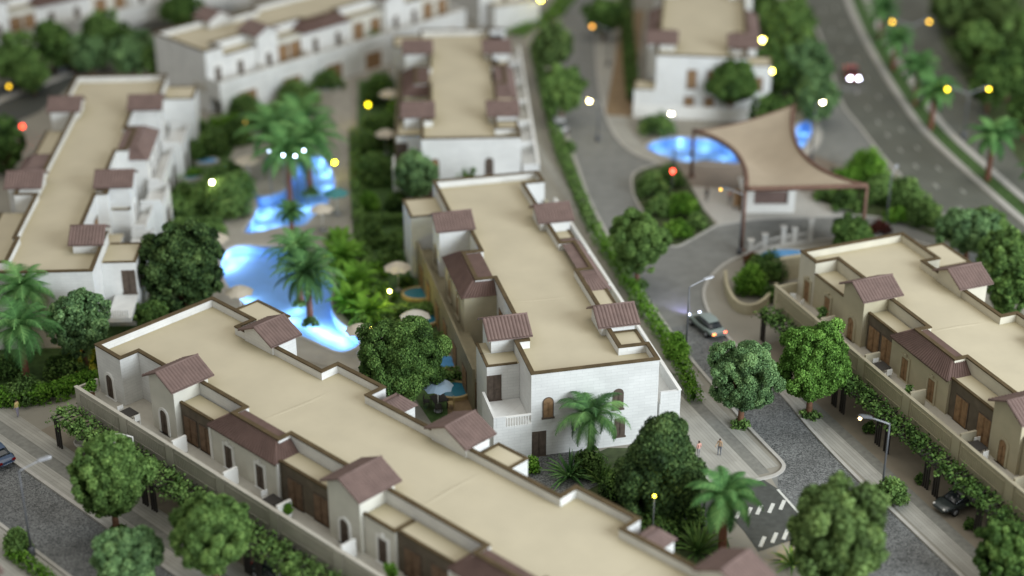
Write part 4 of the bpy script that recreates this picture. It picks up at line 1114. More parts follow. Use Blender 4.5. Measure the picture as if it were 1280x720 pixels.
for px, py, w, h, lf, lab in (
    (815, 243, 44, 30, 'lf_mid', 'bush at the upper tip of the traffic island'), (838, 232, 36, 28, 'lf_dark', 'dark bush on the island below the red light'),
    (822, 268, 42, 26, 'lf_mid', 'bush on the street side of the traffic island'), (852, 268, 50, 30, 'lf_bright', 'bright bush in the middle of the traffic island'),
    (846, 296, 44, 24, 'lf_bright', 'bright bush at the near tip of the traffic island'), (872, 284, 28, 20, 'lf_mid', 'bush at the right end of the traffic island')):
    S_(px, py, w, h, lab, lf, group='bushes on the traffic island', leafsize=.13)
for px, py, w, h, lf, lab in (
    (1082, 226, 60, 40, 'lf_bright', 'bright green shrub right of the canopy, tallest of the bed'), (1052, 238, 44, 30, 'lf_bright', 'pale green shrub just behind the canopy corner'),
    (1100, 252, 50, 40, 'lf_mid', 'leafy shrub right of the canopy post'), (1132, 258, 50, 40, 'lf_mid', 'shrub in the bed beside the highway lanes'), (1058, 262, 50, 24, 'lf_dark', 'dark low shrub under the canopy corner'),
    (1154, 280, 44, 36, 'lf_mid', 'shrub at the lower end of the highway bed'), (1120, 276, 40, 18, 'lf_bright', 'low ground shrub at the road edge of the highway bed'), (1030, 250, 34, 18, 'lf_mid', 'low shrub beside the white gatehouse')):
    S_(px, py, w, h, lab, lf, group='shrubs in the bed beside the highway', leafsize=.14)
S_(1100, 290, 34, 14, 'reddish brown shrub at the far end of the right row', leafmat('russet leaves', (.03, .008, .006), (.10, .03, .022), (.16, .06, .04)))
S_(820, 166, 54, 26, 'green bush beside the narrow entrance pool', 'lf_mid', leafsize=.14)
for px, py, w, h, lf, lab in (
    (936, 366, 36, 40, 'lf_bright', 'bright shrub in the curved planter left of the right row'), (960, 350, 34, 40, 'lf_dark', 'dark shrub in the curved planter beside the blue pool'),
    (946, 336, 26, 20, 'lf_mid', 'small shrub at the back of the curved planter'), (965, 376, 26, 22, 'lf_dark', 'dark shrub behind the curved planter wall')):
    S_(px, py, w, h, lab, lf, group='shrubs in the curved planter')
S_(938, 330, 20, 16, 'orange brown shrub at the top of the curved planter', leafmat('rust leaves', (.06, .02, .01), (.18, .07, .035), (.26, .12, .06)), leafsize=.1)
for px, py, w, h, lf, lab in (
    (300, 246, 34, 30, 'lf_mid', 'bush on the left bank of the upper pool'), (222, 268, 40, 20, 'lf_bright', 'bush at the nearer patio of the left row'), (266, 296, 36, 24, 'lf_bright', 'bush next to the pinkish parasol'), (252, 176, 40, 22, 'lf_mid', 'bush at the foot of the far white annex'), (296, 178, 44, 24, 'lf_dark', 'bush behind the large tan sunshade'), (322, 160, 36, 20, 'lf_mid', 'bush left of the rearmost palm'),
    (283, 268, 50, 42, 'lf_bright', 'bright bush in the lawn left of the upper pool'), (262, 262, 46, 34, 'lf_mid', 'bush below the white garden light'),
    (232, 300, 60, 24, 'lf_mid', 'long bush in front of the left row garden doors'), (276, 236, 40, 26, 'lf_mid', 'bush beside the white garden light'),
    (242, 200, 36, 22, 'lf_dark', 'dark bush at the far garden corner of the left row'), (268, 190, 36, 26, 'lf_mid', 'bush beside the far sunshade by the upper pool'),
    (306, 142, 46, 22, 'lf_mid', 'bush below the grey end wall'), (228, 250, 40, 18, 'lf_mid', 'low bush between two garden patios of the left row'), (410, 110, 50, 20, 'lf_bright', 'low bush in front of the upper white terraces'), (440, 84, 46, 24, 'lf_mid', 'bush at the foot of the upper white terraces, middle one'), (470, 76, 40, 30, 'lf_dark', 'dark bush at the foot of the upper white terraces'), (372, 128, 60, 22, 'lf_bright', 'bright bush between the upper terraces and the palm clump'), (350, 148, 40, 20, 'lf_mid', 'bush behind the palm clump'), (290, 222, 30, 18, 'lf_dark', 'dark bush at the upper pool edge')):
    S_(px, py, w, h * 1.25, lab, 'lf_dark' if lf == 'lf_dark' else 'lf_mid', group='bushes in the garden of the left row', leafsize=.13)
for px, py, w, h, lf, lab in (
    (462, 262, 26, 24, 'lf_bright', 'bright shrub on the path side of the middle gardens'), (500, 306, 34, 22, 'lf_mid', 'shrub between the two upper hedges of the middle gardens'), (470, 345, 30, 20, 'lf_bright', 'bright shrub beside the path above the garden light'), (505, 412, 30, 16, 'lf_mid', 'shrub beside the pole of the pale parasol'), (462, 190, 30, 26, 'lf_mid', 'shrub along the far end of the pool path'), (498, 148, 30, 26, 'lf_yel', 'yellowish shrub at the farther row garden'),
    (474, 128, 40, 40, 'lf_dark', 'dark shrub at the top of the middle gardens'), (484, 176, 44, 40, 'lf_dark', 'dark shrub beside the farther row annex'), (470, 226, 40, 40, 'lf_mid', 'shrub behind the annex of the middle row'),
    (496, 262, 30, 26, 'lf_dark', 'dark shrub at the annex wall of the middle row'), (466, 306, 26, 30, 'lf_mid', 'shrub along the pool path'), (488, 330, 40, 24, 'lf_mid', 'shrub beside the tan parasol'),
    (478, 374, 40, 22, 'lf_yel', 'yellow lit shrub at the garden light'), (508, 356, 22, 12, 'lf_dark', 'dark shrub under the tan parasol'), (540, 470, 40, 20, 'lf_dark', 'dark shrub beside the small orange chairs'), (452, 412, 26, 22, 'lf_yel', 'yellowish shrub behind the cream parasol')):
    S_(px, py, w, h, lab, lf, group='shrubs in the gardens of the middle row', leafsize=.12)
for px, py, w, h, lf, lab in (
    (30, 500, 60, 34, 'lf_mid', 'bush at the foot of the red trunked palm'), (84, 470, 60, 34, 'lf_dark', 'dark bush under the orange lit tree'), (10, 470, 40, 30, 'lf_dark', 'dark bush at the left edge under the palms'), (134, 452, 40, 30, 'lf_dark', 'dark bush beside the far corner of the front row')):
    S_(px, py, w, h, lab, lf, group='bushes in the palm garden')
S_(388, 406, 26, 9, 'low round grass tuft at the foot of the tall pool palm', 'lf_mid', name='ground_plant', cat='plant', leafsize=.09)
S_(374, 382, 22, 8, 'low grass tuft under the second pool palm', 'lf_mid', name='ground_plant', cat='plant', leafsize=.09)
S_(388, 243, 24, 8, 'low grass tuft on the islet in the upper pool', 'lf_mid', name='ground_plant', cat='plant', leafsize=.1)
S_(364, 260, 22, 8, 'grass tuft at the foot of the nearest palm in the upper pool', 'lf_mid', name='ground_plant', cat='plant', leafsize=.1)
for px, py, lab in ((925, 533, 'planting round the trunk of the blue green kerb tree'), (1012, 521, 'planting round the trunk of the bright kerb tree'), (798, 358, 'planting round the trunk of the tree beside the middle row'), (148, 666, 'planting round the trunk of the lower left street tree')):
    S_(px, py, 30, 9, lab, 'lf_mid', group='planting at the feet of street trees', name='ground_plant', cat='plant', leafsize=.10)
# pots of green at the pergola posts
for px, py, lab in ((1152, 604, 'dark shrub at the pergola posts before the parked car'), (1212, 660, 'dark shrub at the lowest pergola posts'), (1086, 540, 'dark shrub at the pergola posts behind the bright tree')):
    S_(px, py, 18, 14, lab, 'lf_dark', group='shrubs at the pergola posts', leafsize=.09)

# ------------------------------------------------------------------ hedges
hedge([(668, 62), (684, 130), (700, 190), (722, 245), (742, 292)], 1.0, 1.1, 'long clipped hedge between the farther row and the street', 'lf_mid', leafsize=.13)
hedge([(744, 296), (770, 336), (800, 382), (830, 428), (856, 470), (868, 505)], .8, 1.1, 'climber hedge along the street side of the middle row', 'lf_bright', leafsize=.11, ragged=.16)
hedge([(-30, 506), (20, 505), (66, 500), (104, 488), (118, 478)], 1.3, 1.25, 'long clipped hedge in front of the date palms at the left', 'lf_bright', leafsize=.10, dens=1.2)
hedge([(782, -10), (784, 40), (788, 90), (792, 130)], 1.3, 1.2, 'dark hedge along the yard of the top right house', 'lf_dark', leafsize=.15)
hedge([(640, 46), (690, 22), (712, -4)], 2.2, .6, 'bright hedge across the top of the far street', 'lf_bright', leafsize=.15)
for (a, b), w, lab in ((((450, 300), (520, 296)), 1.4, 'garden hedge nearest the annex of the middle row'), (((450, 272), (512, 270)), 1.2, 'garden hedge beyond the annex of the middle row'), (((482, 388), (552, 382)), 1.5, 'garden hedge between the two parasols'), (((510, 426), (574, 420)), 1.5, 'garden hedge behind the pale parasol'), (((530, 470), (592, 462)), 1.5, 'garden hedge beside the low blue pool by the wall'), (((455, 224), (500, 222)), 1.2, 'garden hedge beside the farther row annex'), (((452, 150), (492, 150)), 1.2, 'garden hedge highest up in the middle gardens')):
    hedge(None, w * .8, 1.1, lab, 'lf_mid', world=[G(*a, .9), G(*b, .9)], group='hedges between the gardens of the middle row', leafsize=.12)
hedge([(443, 170), (446, 240), (450, 300), (468, 360), (490, 420)], .9, 1.0, 'hedge bordering the pool path along the middle gardens', 'lf_mid', leafsize=.13)
for (a, b), w, lab in ((((206, 246), (248, 246)), 1.2, 'low hedge between the left row patios, farther one'), (((196, 280), (256, 280)), 1.2, 'low hedge between the left row patios, nearer one'), (((218, 216), (252, 214)), 1.2, 'low hedge between the left row patios, farthest one'), (((262, 150), (300, 144)), 1.4, 'curved hedge under the grey end wall')):
    hedge(None, w, .8, lab, 'lf_bright', world=[G(*a, .7), G(*b, .7)], group='hedges between the patios of the left row', leafsize=.13)
hedge([(15, 694), (50, 720), (80, 745)], .8, .7, 'thin hedge at the lower left corner roof', 'lf_bright', leafsize=.1)

# ------------------------------------------------------------------ pergolas with climbers
for a, b_, lab in ((-.2, 6.0, 'pergola with a mound of climber at the far end of the front row'), (6.4, 11.8, 'pergola of the front row beside the white bench'), (12.1, 17.8, 'pergola of the front row behind the lower left street tree'), (18.1, 23.7, 'pergola of the front row behind the large bottom tree'), (24.1, 30.2, 'pergola of the front row at the bottom edge'), (30.6, 37, 'pergola of the front row cut by the bottom edge')):
    pergola(B, a, b_, -4.4, -2.15, 2.5, lab, 'pergolas along the front row', 'lf_mid', 1.0)
for a, b_, lab in ((1.0, 6.6, 'pergola of the right row next to the curved planter'), (7.2, 13.4, 'pergola of the right row behind the bright street tree'), (13.8, 19.7, 'pergola of the right row behind the right street lamp'), (20.1, 26.1, 'pergola of the right row over the parked dark car'), (26.5, 32.4, 'pergola of the right row at the lower right edge'), (32.8, 38.6, 'pergola of the right row hidden by the corner tree')):
    pergola(D, a, b_, -4.2, -2.3, 2.45, lab, 'pergolas along the right row', 'lf_dark', .8)

# ------------------------------------------------------------------ lamps
def street_lamp(base, h, arms, label, lit=(), group='street lamps', glow=(1, .62, .15), strength=30, arm=2.0, r=.16):
    x, y = G(*base)
    root = empty('street_lamp', (x, y, 0), 0, label, 'street lamp', group)
    b = MB(); b.lathe([(.26, 0), (.26, .5), (.2, .62), (.12, .7), (.0, .7)], 12); b.build('base', 'metal', root)
    t = MB(); t.tube([(0, 0, .6), (0, 0, h * .6), (0, 0, h)], .085, 8, .055); t.build('pole', 'metal', root)
    for i, az in enumerate(arms):
        c, s_ = math.cos(az), math.sin(az)
        a = MB(); pts = [(c * arm * k, s_ * arm * k, h - .05 + .55 * math.sin(k * 1.35)) for k in (0, .1, .2, .35, .5, .65)]
        a.tube(pts, .05, 6); ao = a.build('arm', 'grey', root)
        zt = pts[-1][2]
        hd = MB()
        P0, P1 = arm * .62, arm * 1.12
        pr = [(P0, .07, .05), (P0 + .15, .16, .09), (P1 - .2, .20, .09), (P1, .10, .04)]
        vs = []
        for d, wd, th in pr:
            for sx, sz in ((-1, -.4), (1, -.4), (.7, 1), (-.7, 1)): vs.append((c * d - s_ * wd * sx, s_ * d + c * wd * sx, zt + .05 + th * sz + (d - P0) * .12))
        fs = [(0, 1, 2, 3), (15, 14, 13, 12)] + [(4 * j + k, 4 * j + 4 + k, 4 * j + 4 + (k + 1) % 4, 4 * j + (k + 1) % 4) for j in range(3) for k in range(4)]
        hd.add(vs, [tuple(reversed(f)) for f in fs]); ho = hd.build('lamp_head', 'grey' if i not in lit else 'metal', root)
        if i in lit:
            bl = MB(); d = P1 - .12
            bl.lathe([(0, -r), (r * .7, -r * .7), (r, 0), (r * .7, r * .7), (0, r)], 10, c * d, s_ * d, zt - .06)
            bl.build('bulb', emit('lamp glow', glow, strength), ho)
    return root
A0 = 0.0
street_lamp((857, 446), 6.6, [math.radians(22)], 'dark street lamp by the grey car, arm reaching over the road')
street_lamp((924, 318), 6.2, [math.radians(168)], 'street lamp in front of the canopy with a small yellow light', lit=(0,), glow=(1, .6, .1), strength=5, r=.12)
street_lamp((1101, 624), 6.4, [math.radians(175)], 'lit street lamp in front of the right row pergola', lit=(0,), glow=(1, .72, .35), strength=7, r=.13)
street_lamp((40, 694), 6.9, [math.radians(24)], 'lower left street lamp leaning its arm over the cobbles')
street_lamp((1107, 285), 5.6, [math.radians(60)], 'unlit street lamp in the bed right of the canopy', arm=1.5)
street_lamp((760, 82), 4.6, [math.radians(165)], 'far street lamp with an amber light at the top centre', lit=(0,), glow=(1, .45, .06), strength=7, r=.2)
street_lamp((1014, 200), 6.2, [math.radians(20)], 'lamp with a bright cream glow behind the canopy peak', lit=(0,), glow=(1, .85, .5), strength=60, r=.2, arm=.8)
street_lamp((842, 206), 5.6, [math.radians(200)], 'lamp with a bright white glow beside the entrance pool', lit=(0,), glow=(1, .88, .6), strength=55, r=.2, arm=.6)
street_lamp((747, 176), 4.4, [math.radians(180)], 'lamp with a yellow glow over the far street', lit=(0,), glow=(1, .82, .35), strength=55, r=.2, arm=1.0)
street_lamp((1204, 172), 5.2, [math.radians(168), math.radians(14)], 'double armed highway lamp with two yellow lights, nearer one', lit=(0, 1), glow=(1, .72, .03), strength=12, r=.2, group='double lamps on the median', arm=2.2)
street_lamp((1134, 80), 5.0, [math.radians(168), math.radians(14)], 'double armed highway lamp with two amber lights at the top', lit=(0, 1), glow=(1, .58, .04), strength=8, r=.2, group='double lamps on the median', arm=2.2)

def garden_light(px, py, z, label, glow, strength, r=.16, spill=0):
    x, y = G(px, py, z)
    root = empty('garden_light', (x, y, 0), 0, label, 'garden light', None)
    p = MB(); p.tube([(0, 0, 0), (0, 0, z - r * .8)], .04, 6); p.lathe([(.12, 0), (.12, .06), (0, .06)], 10); p.build('post', 'metal', root)
    b = MB(); b.lathe([(0, -r), (r * .7, -r * .7), (r, 0), (r * .7, r * .7), (0, r)], 12, 0, 0, z); b.build('globe', emit('globe glow', glow, strength), root)
    if spill:
        ld = bpy.data.lights.new('garden_glow', 'POINT'); ld.energy = spill; ld.color = glow; ld.shadow_soft_size = .2
        lo = bpy.data.objects.new('garden_glow', ld); lo.location = (x, y - .3, z + .25); link(lo)
GL = garden_light
GL(265, 228, 3.6, 'white glowing garden light on the lawn by the upper pool', (1, .9, .62), 60, .18, 60)
GL(418, 203, 1.6, 'yellow garden light beside the pool path', (1, .9, .02), 40, .18)
GL(487, 364, 2.0, 'bright yellow garden light below the tan parasol', (1, .88, .2), 50, .15, 120)
GL(463, 410, 2.3, 'small yellow light at the edge of the cream parasol', (1, .85, .1), 26, .11, 20)
GL(818, 620, 4.6, 'yellow light in front of the dark conical tree', (1, .72, .05), 14, .12, 15)
GL(999, 681, .9, 'amber light beside the big pale tree at the bottom', (1, .7, .1), 12, .11, 60)
GL(965, 89, 5.6, 'yellow light on the corner of the white end house', (1, .82, .12), 40, .2, 30)
GL(953, 50, 3.0, 'yellow light above the corner of the white end house', (1, .85, .2), 50, .2, 30)
GL(948, 15, 3.0, 'dim yellow light at the top edge by the tree belt', (1, .7, .05), 5, .2)
GL(11, 108, 2.0, 'dim amber light at the left edge by the back road', (1, .6, .02), 4, .22)
GL(28, 158, 2.0, 'red glowing light at the left edge of the back road', (1, .06, .02), 9, .24)
GL(841, 214, 3.0, 'red glowing light at the tip of the traffic island', (1, .08, .05), 9, .24)
GL(676, -1, 4.0, 'yellow light cut by the top edge above the far street', (1, .85, .1), 40, .2)
GL(460, 131, 2.4, 'yellow garden light among the far gardens', (1, .8, .02), 8, .25, 80)
GL(540, 508, .5, 'small yellow light behind the tiled tower of the front row', (1, .8, .05), 8, .12, 10) if 0 else None
GL(105, 448, .6, 'orange uplight at the trunk of the garden tree', (1, .5, .08), 6, .1, 60)
for px, py, lab in ((336, 189, 'leftmost blue white light in the palm clump'), (354, 194, 'second blue white light in the palm clump'), (369, 195, 'third blue white light in the palm clump'), (380, 188, 'brightest blue white light in the palm clump')):
    GL(px, py, 6.4, lab, (.6, .74, 1), 20 if px != 336 else 6, .12)
GL(307, 153, .8, 'orange light at the corner of the grey end wall', (1, .5, .12), 5, .2, 20)
GL(577, 200, 1.2, 'small orange light above the far parapet of the middle row', (1, .5, .15), 4, .2)

# ------------------------------------------------------------------ parasols and furniture
def parasol(px, py, label, cloth='parasol', r=1.35, z=2.4, group='parasols'):
    x, y = G(px, py, z)
    root = empty('parasol', (x, y, 0), random.random(), label, 'parasol', group)
    m = MB(); n = 16; vs = [(0, 0, z + .35)]
    for k in range(n):
        a = 2 * PI * k / n; rr = r if k % 2 == 0 else r * .93; dz = -.32 if k % 2 == 0 else -.22
        vs.append((math.cos(a) * rr * .5, math.sin(a) * rr * .5, z + .35 + (dz * .5 + (.015 if k % 2 == 0 else .0))))
    for k in range(n):
        a = 2 * PI * k / n; rr = r if k % 2 == 0 else r * .90; dz = -.55 if k % 2 == 0 else -.46
        vs.append((math.cos(a) * rr, math.sin(a) * rr, z + .35 + dz))
    fs = [(0, 1 + k, 1 + (k + 1) % n) for k in range(n)] + [(1 + k, 1 + n + k, 1 + n + (k + 1) % n, 1 + (k + 1) % n) for k in range(n)]
    m.add(vs, fs); m.build('canopy', cloth, root)
    p = MB(); p.tube([(0, 0, .1), (0, 0, z + .45)], .04, 8); p.build('pole', 'white', root)
    b = MB(); b.lathe([(.35, 0), (.35, .08), (.08, .14), (0, .14)], 14); b.build('base', 'grey', root)
for px, py, c, r, lab in (
    (519, 394, 'parasolpale', 1.35, 'pale parasol in the garden of the middle row'), (497, 333, 'parasol', 1.30, 'tan parasol beside the annex of the middle row'),
    (449, 411, 'parasol', 1.25, 'cream parasol at the end of the large pool'), (547, 481, 'parasolblue', 1.3, 'pale blue parasol behind the front row beside the round pool'),
    (299, 363, 'parasol', 1.3, 'cream parasol at the pool behind the far corner of the front row'), (268, 297, 'parasol', 1.4, 'pinkish cream parasol above the left end of the large pool'),
    (310, 199, 'parasol', 1.5, 'large tan sunshade beside the palm clump'), (420, 240, 'tealcloth', 1.3, 'teal parasol at the upper pool'),
    (487, 116, 'parasol', 1.3, 'tan parasol in the farthest garden'), (482, 166, 'parasol', 1.2, 'tan parasol half hidden behind the farther row annex'),
    (402, 260, 'parasol', 1.2, 'tan parasol on the bridge between the pools')):
    parasol(px, py, lab, c, r)

def plunge(px, py, rx, ry, label, rim='rim', wat='teal', rz=0.0, h=.35):
    x, y = G(px, py, 0)
    root = empty('plunge_pool', (x, y, 0), rz, label, 'small pool', 'small round garden pools')
    n = 28; m = MB()
    I = [(math.cos(2 * PI * k / n) * rx, math.sin(2 * PI * k / n) * ry) for k in range(n)]; O = [(a * (1 + .22 / rx), b_ * (1 + .22 / ry)) for a, b_ in I]
    m.add([(a, b_, 0) for a, b_ in O] + [(a, b_, h) for a, b_ in O] + [(a, b_, h) for a, b_ in I] + [(a, b_, .02) for a, b_ in I],
          [(k * n + i, k * n + (i + 1) % n, (k + 1) * n + (i + 1) % n, (k + 1) * n + i) for k in range(3) for i in range(n)]); m.build('rim', rim, root)
    w_ = MB(); w_.add([(a, b_, h - .06) for a, b_ in I], [tuple(range(n))]); w_.build('water', wat, root)
plunge(567, 491, 1.35, 1.2, 'round teal garden pool with a tan rim behind the front row')
plunge(530, 402, 1.2, 1.1, 'round teal pool half under the pale parasol')
plunge(524, 370, 1.4, 1.1, 'oval teal pool between two garden hedges', wat='teal')
plunge(559, 456, 1.2, 1.0, 'blue garden pool beside the dark hedge', wat='bluewater')
plunge(222, 287, 1.3, .7, 'light blue strip pool in front of the left row', rim='kerb', wat='bluewater')
plunge(236, 224, 1.2, .7, 'light blue pool in the farther garden of the left row', rim='kerb', wat='bluewater')
plunge(258, 204, 1.2, .7, 'light blue pool in the farthest garden of the left row', rim='kerb', wat='bluewater')
plunge(408, 112, 1.6, 1.0, 'pale blue pool in front of the upper white terraces', rim='kerb', wat='bluewater')
plunge(984, 325, 2.7, 1.7, 'blue pool behind the white railing at the street bend', rim='kerb', wat='bluewater')
plunge(404, 248, 1.0, .8, 'dark teal plunge pool beside the upper pool', wat='teal') if 0 else None

def chair(loc, rz, label, m='white', group='patio chairs'):
    root = empty('patio_chair', loc, rz, label, 'chair', group)
    s = MB(); s.box(-.25, .25, -.25, .25, .42, .48); s.build('seat', m, root)
    b = MB(); b.box(-.25, .25, .2, .26, .49, .95); b.build('backrest', m, root)
    for sx in (-1, 1):
        for sy in (-1, 1):
            l = MB(); l.box(sx * .22 - .025, sx * .22 + .025, sy * .21 - .025, sy * .21 + .025, 0, .418); l.build('leg', m, root)
def table(loc, rz, label, m='darkwood', w=1.2, group='patio tables'):
    root = empty('patio_table', loc, rz, label, 'table', group)
    s = MB(); s.box(-w / 2, w / 2, -w / 2, w / 2, .72, .78); s.build('table_top', m, root)
    for sx in (-1, 1):
        for sy in (-1, 1):
            l = MB(); l.box(sx * w * .42 - .03, sx * w * .42 + .03, sy * w * .42 - .03, sy * w * .42 + .03, 0, .718); l.build('leg', m, root)
def at(row, u, v, z=0):
    R = Matrix.Translation(row.root.location) @ Matrix.Rotation(row.root.rotation_euler.z, 4, 'Z'); return tuple(R @ Vector((u, v, z)))
def potted(loc, label, pot='pot', leaf='lf_bright', h=.9, r=.42):
    root = empty('potted_plant', loc, 0, label, 'potted plant', 'potted plants on the terraces')
    p = MB(); p.lathe([(.2, 0), (.3, .45), (.32, .5), (.26, .5), (.24, .42), (0, .42)], 14); p.build('pot', pot, root)
    bl = [((random.uniform(-r, r) * .5, random.uniform(-r, r) * .5, .55 + h * random.uniform(.15, .8)), r * .55) for _ in range(9)]
    Q, S = blob_leaves(bl, 60, .09); link(bpy.data.objects.new('foliage', leafmesh('foliage', Q, S, leaf)), root)
rB = B.root.rotation_euler.z; rD = D.root.rotation_euler.z
table(at(B, 5.4, -1.15, 3.1), rB, 'dark table on the front row terrace in the white recess')
chair(at(B, 4.6, -1.1, 3.1), rB + 1.5, 'white chair left of the dark table in the terrace recess'); chair(at(B, 6.2, -1.0, 3.1), rB - 1.5, 'white chair right of the dark table in the terrace recess')
table(at(B, 22.3, -1.0, 3.1), rB, 'dark table under the second pair of shuttered windows, front row'); chair(at(B, 21.4, -.8, 3.1), rB + 1.4, 'white chair left of the table by the white flower pot'); chair(at(B, 22.4, -1.7, 3.1), rB + 3.1, 'white chair before the table by the white flower pot')
potted(at(B, .6, -1.2, 3.1), 'leafy pot plant at the far corner of the front row terrace', h=1.3, r=.55)
potted(at(B, 23.9, -.9, 3.1), 'white flower pot with trailing green on the front row terrace', 'white', h=.7, r=.5)
potted(at(B, 34.3, -1.0, 3.1), 'green pot plant at the dark bay near the bottom edge', h=.8, r=.5)
table(at(D, 14.7, -1.1, 3.1), rD, 'dark table on the right row terrace next to the pale partition'); chair(at(D, 14.0, -1.0, 3.1), rD + 1.5, 'white chair at the dark table beside the pale partition'); chair(at(D, 15.5, -1.0, 3.1), rD - 1.5, 'white chair on the near side of the table beside the pale partition')
table(at(D, 27.3, -1.2, 3.1), rD, 'dark table on the right row terrace near the right edge'); chair(at(D, 26.8, -.6, 3.1), rD + 1.5, 'white chair behind the table near the right edge'); chair(at(D, 28.2, -1.2, 3.1), rD - 1.5, 'white chair before the table near the right edge')
chair(at(D, 1.6, -1.4, 3.1), rD + 1, 'white chair at the far end of the right row terrace'); chair(at(D, 2.6, -1.3, 3.1), rD - 1, 'white chair next to the one at the far end of the right row terrace')
potted(at(D, 6.0, -1.2, 3.1), 'tall green pot plant on the right row terrace by the first window', leaf='lf_mid', h=1.4, r=.45)
potted(at(D, 19.2, -1.5, 3.1), 'green pot plant between the shuttered windows of the right row', leaf='lf_mid', h=1.0, r=.35)
potted(at(D, 19.0, -1.0, 3.1), 'duplicate', leaf='lf_mid') if 0 else None
# garden set by the blue parasol
x0, y0 = G(549, 508)
table((x0, y0, 0), .4, 'dark table behind the front row beside the round teal pool'); chair((x0 - 1.0, y0 + .1, 0), 1.5, 'dark chair left of the table by the round teal pool', 'darkwood'); chair((x0 + .95, y0 - .2, 0), -1.4, 'tan chair right of the table by the round teal pool', 'rim'); chair((x0, y0 - .95, 0), 3.1, 'dark chair in front of the table by the round teal pool', 'darkwood')
x0, y0 = G(569, 446)
chair((x0, y0, 0), .8, 'orange brown chair on the brown terrace behind the hedge', 'rim')
# white bench lying on the pergola edge
bx = empty('garden_bench', at(B, 7.3, -3.2, 2.62), rB + .55, 'white curved bench standing among the climber of the front row pergola', 'bench')
s = MB(); s.box(-.95, .95, -.2, .22, .34, .42); s.build('seat', 'white', bx, .03)
s = MB(); s.tube([(-.95, .2, .42), (-.9, .3, .8), (0, .34, .92), (.9, .3, .8), (.95, .2, .42)], .07, 8); s.build('backrest', 'white', bx)
for sx in (-.8, .8):
    s = MB(); s.box(sx - .06, sx + .06, -.18, .2, 0, .338); s.build('leg', 'white', bx)
# urn on the lower left pavement
x0, y0 = G(103, 566); urn = empty('stone_urn', (x0, y0, 0), 0, 'pale stone urn behind the crown of the lower left street tree', 'urn')
s = MB(); s.lathe([(.3, 0), (.3, .1), (.14, .2), (.2, .4), (.5, .8), (.55, 1.05), (.45, 1.05), (.4, .9), (0, .85)], 18); s.build('bowl', 'kerb', urn)

# ------------------------------------------------------------------ entrance canopy, gatehouse, fence, planter
FLp = Vector((*G(932, 236, 6.4), 6.4)); FRp = Vector((*G(1084, 232, 6.4), 6.4)); Lp = Vector((*G(867, 163, 5.2), 5.2)); Bp = Vector((*G(993, 131, 8.2), 8.2))
root = empty('tensile_canopy', (*G(975, 260), 0), 0, 'tan stretched canopy with brown edges over the entrance forecourt', 'canopy')
base = Vector(root.location)
def qb(a, b, c, t): return a * (1 - t) ** 2 + c * 2 * t * (1 - t) + b * t * t
cL = Vector((*G(940, 184, 5.2), 5.2)); cR = Vector((*G(972, 208, 5.8), 5.8)); cB = Vector((*G(916, 161, 6.0), 6.0)); cF = (FLp + FRp) / 2 + Vector((0, 0, -.1))
n = 20; vs = []
for j in range(n + 1):
    v = j / n
    for i in range(n + 1):
        u = i / n
        l = qb(Lp, FLp, cL, v); r = qb(Bp, FRp, cR, v); t = qb(Lp, Bp, cB, u); bt = qb(FLp, FRp, cF, u)
        p = l * (1 - u) + r * u + t * (1 - v) + bt * v - (Lp * (1 - u) * (1 - v) + Bp * u * (1 - v) + FLp * (1 - u) * v + FRp * u * v)
        p = p - Vector((0, 0, .9 * math.sin(PI * u) * math.sin(PI * v)))
        vs.append(p - base)
m = MB(); m.add(vs, [(j * (n + 1) + i, (j + 1) * (n + 1) + i, (j + 1) * (n + 1) + i + 1, j * (n + 1) + i + 1) for j in range(n) for i in range(n)], True); m.build('membrane', 'canvas', root)
for a, c, k, rr in ((Lp, FLp, cL, .25), (Bp, FRp, cR, .20), (Lp, Bp, cB, .10), (FLp, FRp, cF, .26)):
    m = MB(); m.tube([qb(a, c, k, i / 16) - base for i in range(17)], rr, 8); m.build('edge_beam', 'beam', root)
for p, dx in ((FLp, .15), (FRp, -.6), (Lp, 0), (Bp, .2)):
    m = MB(); q = p - base; m.tube([(q.x, q.y, 0), (q.x, q.y, q.z)], .2, 10, .16); m.lathe([(.4, 0), (.4, .15), (.25, .25), (0, .25)], 12, q.x, q.y); m.build('post', 'beam', root)

x0, y0 = G(960, 266); gh = empty('gatehouse', (x0, y0, 0), 0, 'small white gatehouse under the front edge of the canopy', 'gatehouse')
m = MB(); m.box(-2.6, 2.6, 0, 2.6, 0, .9); m.box(-2.6, -1.5, 0, 2.6, .9, 2.5); m.box(1.9, 2.6, 0, 2.6, .9, 2.5); m.box(-1.5, 1.9, 2.2, 2.6, .9, 2.5); m.build('wall', 'white', gh)
m = MB(); m.box(-2.8, 2.8, -.3, 2.8, 2.51, 2.7); m.build('roof', 'white', gh)
m = MB(); m.box(-1.48, 1.88, .2, .24, .92, 2.48); m.build('window', 'tile', gh)
m = MB(); m.box(-2.75, -2.62, .3, 1.3, 0, 2.1); m.build('door', 'wood', gh)
x0, y0 = G(922, 262); pn = empty('notice_panel', (x0, y0, 0), 0, 'brown timber panel standing left of the gatehouse', 'panel')
m = MB(); m.box(-.45, .45, -.06, .06, .4, 2.2); m.build('board', 'wood', pn)
for sx in (-.4, .4):
    m = MB(); m.box(sx - .05, sx + .05, .065, .16, 0, 2.1); m.build('leg', 'wooddark', pn)

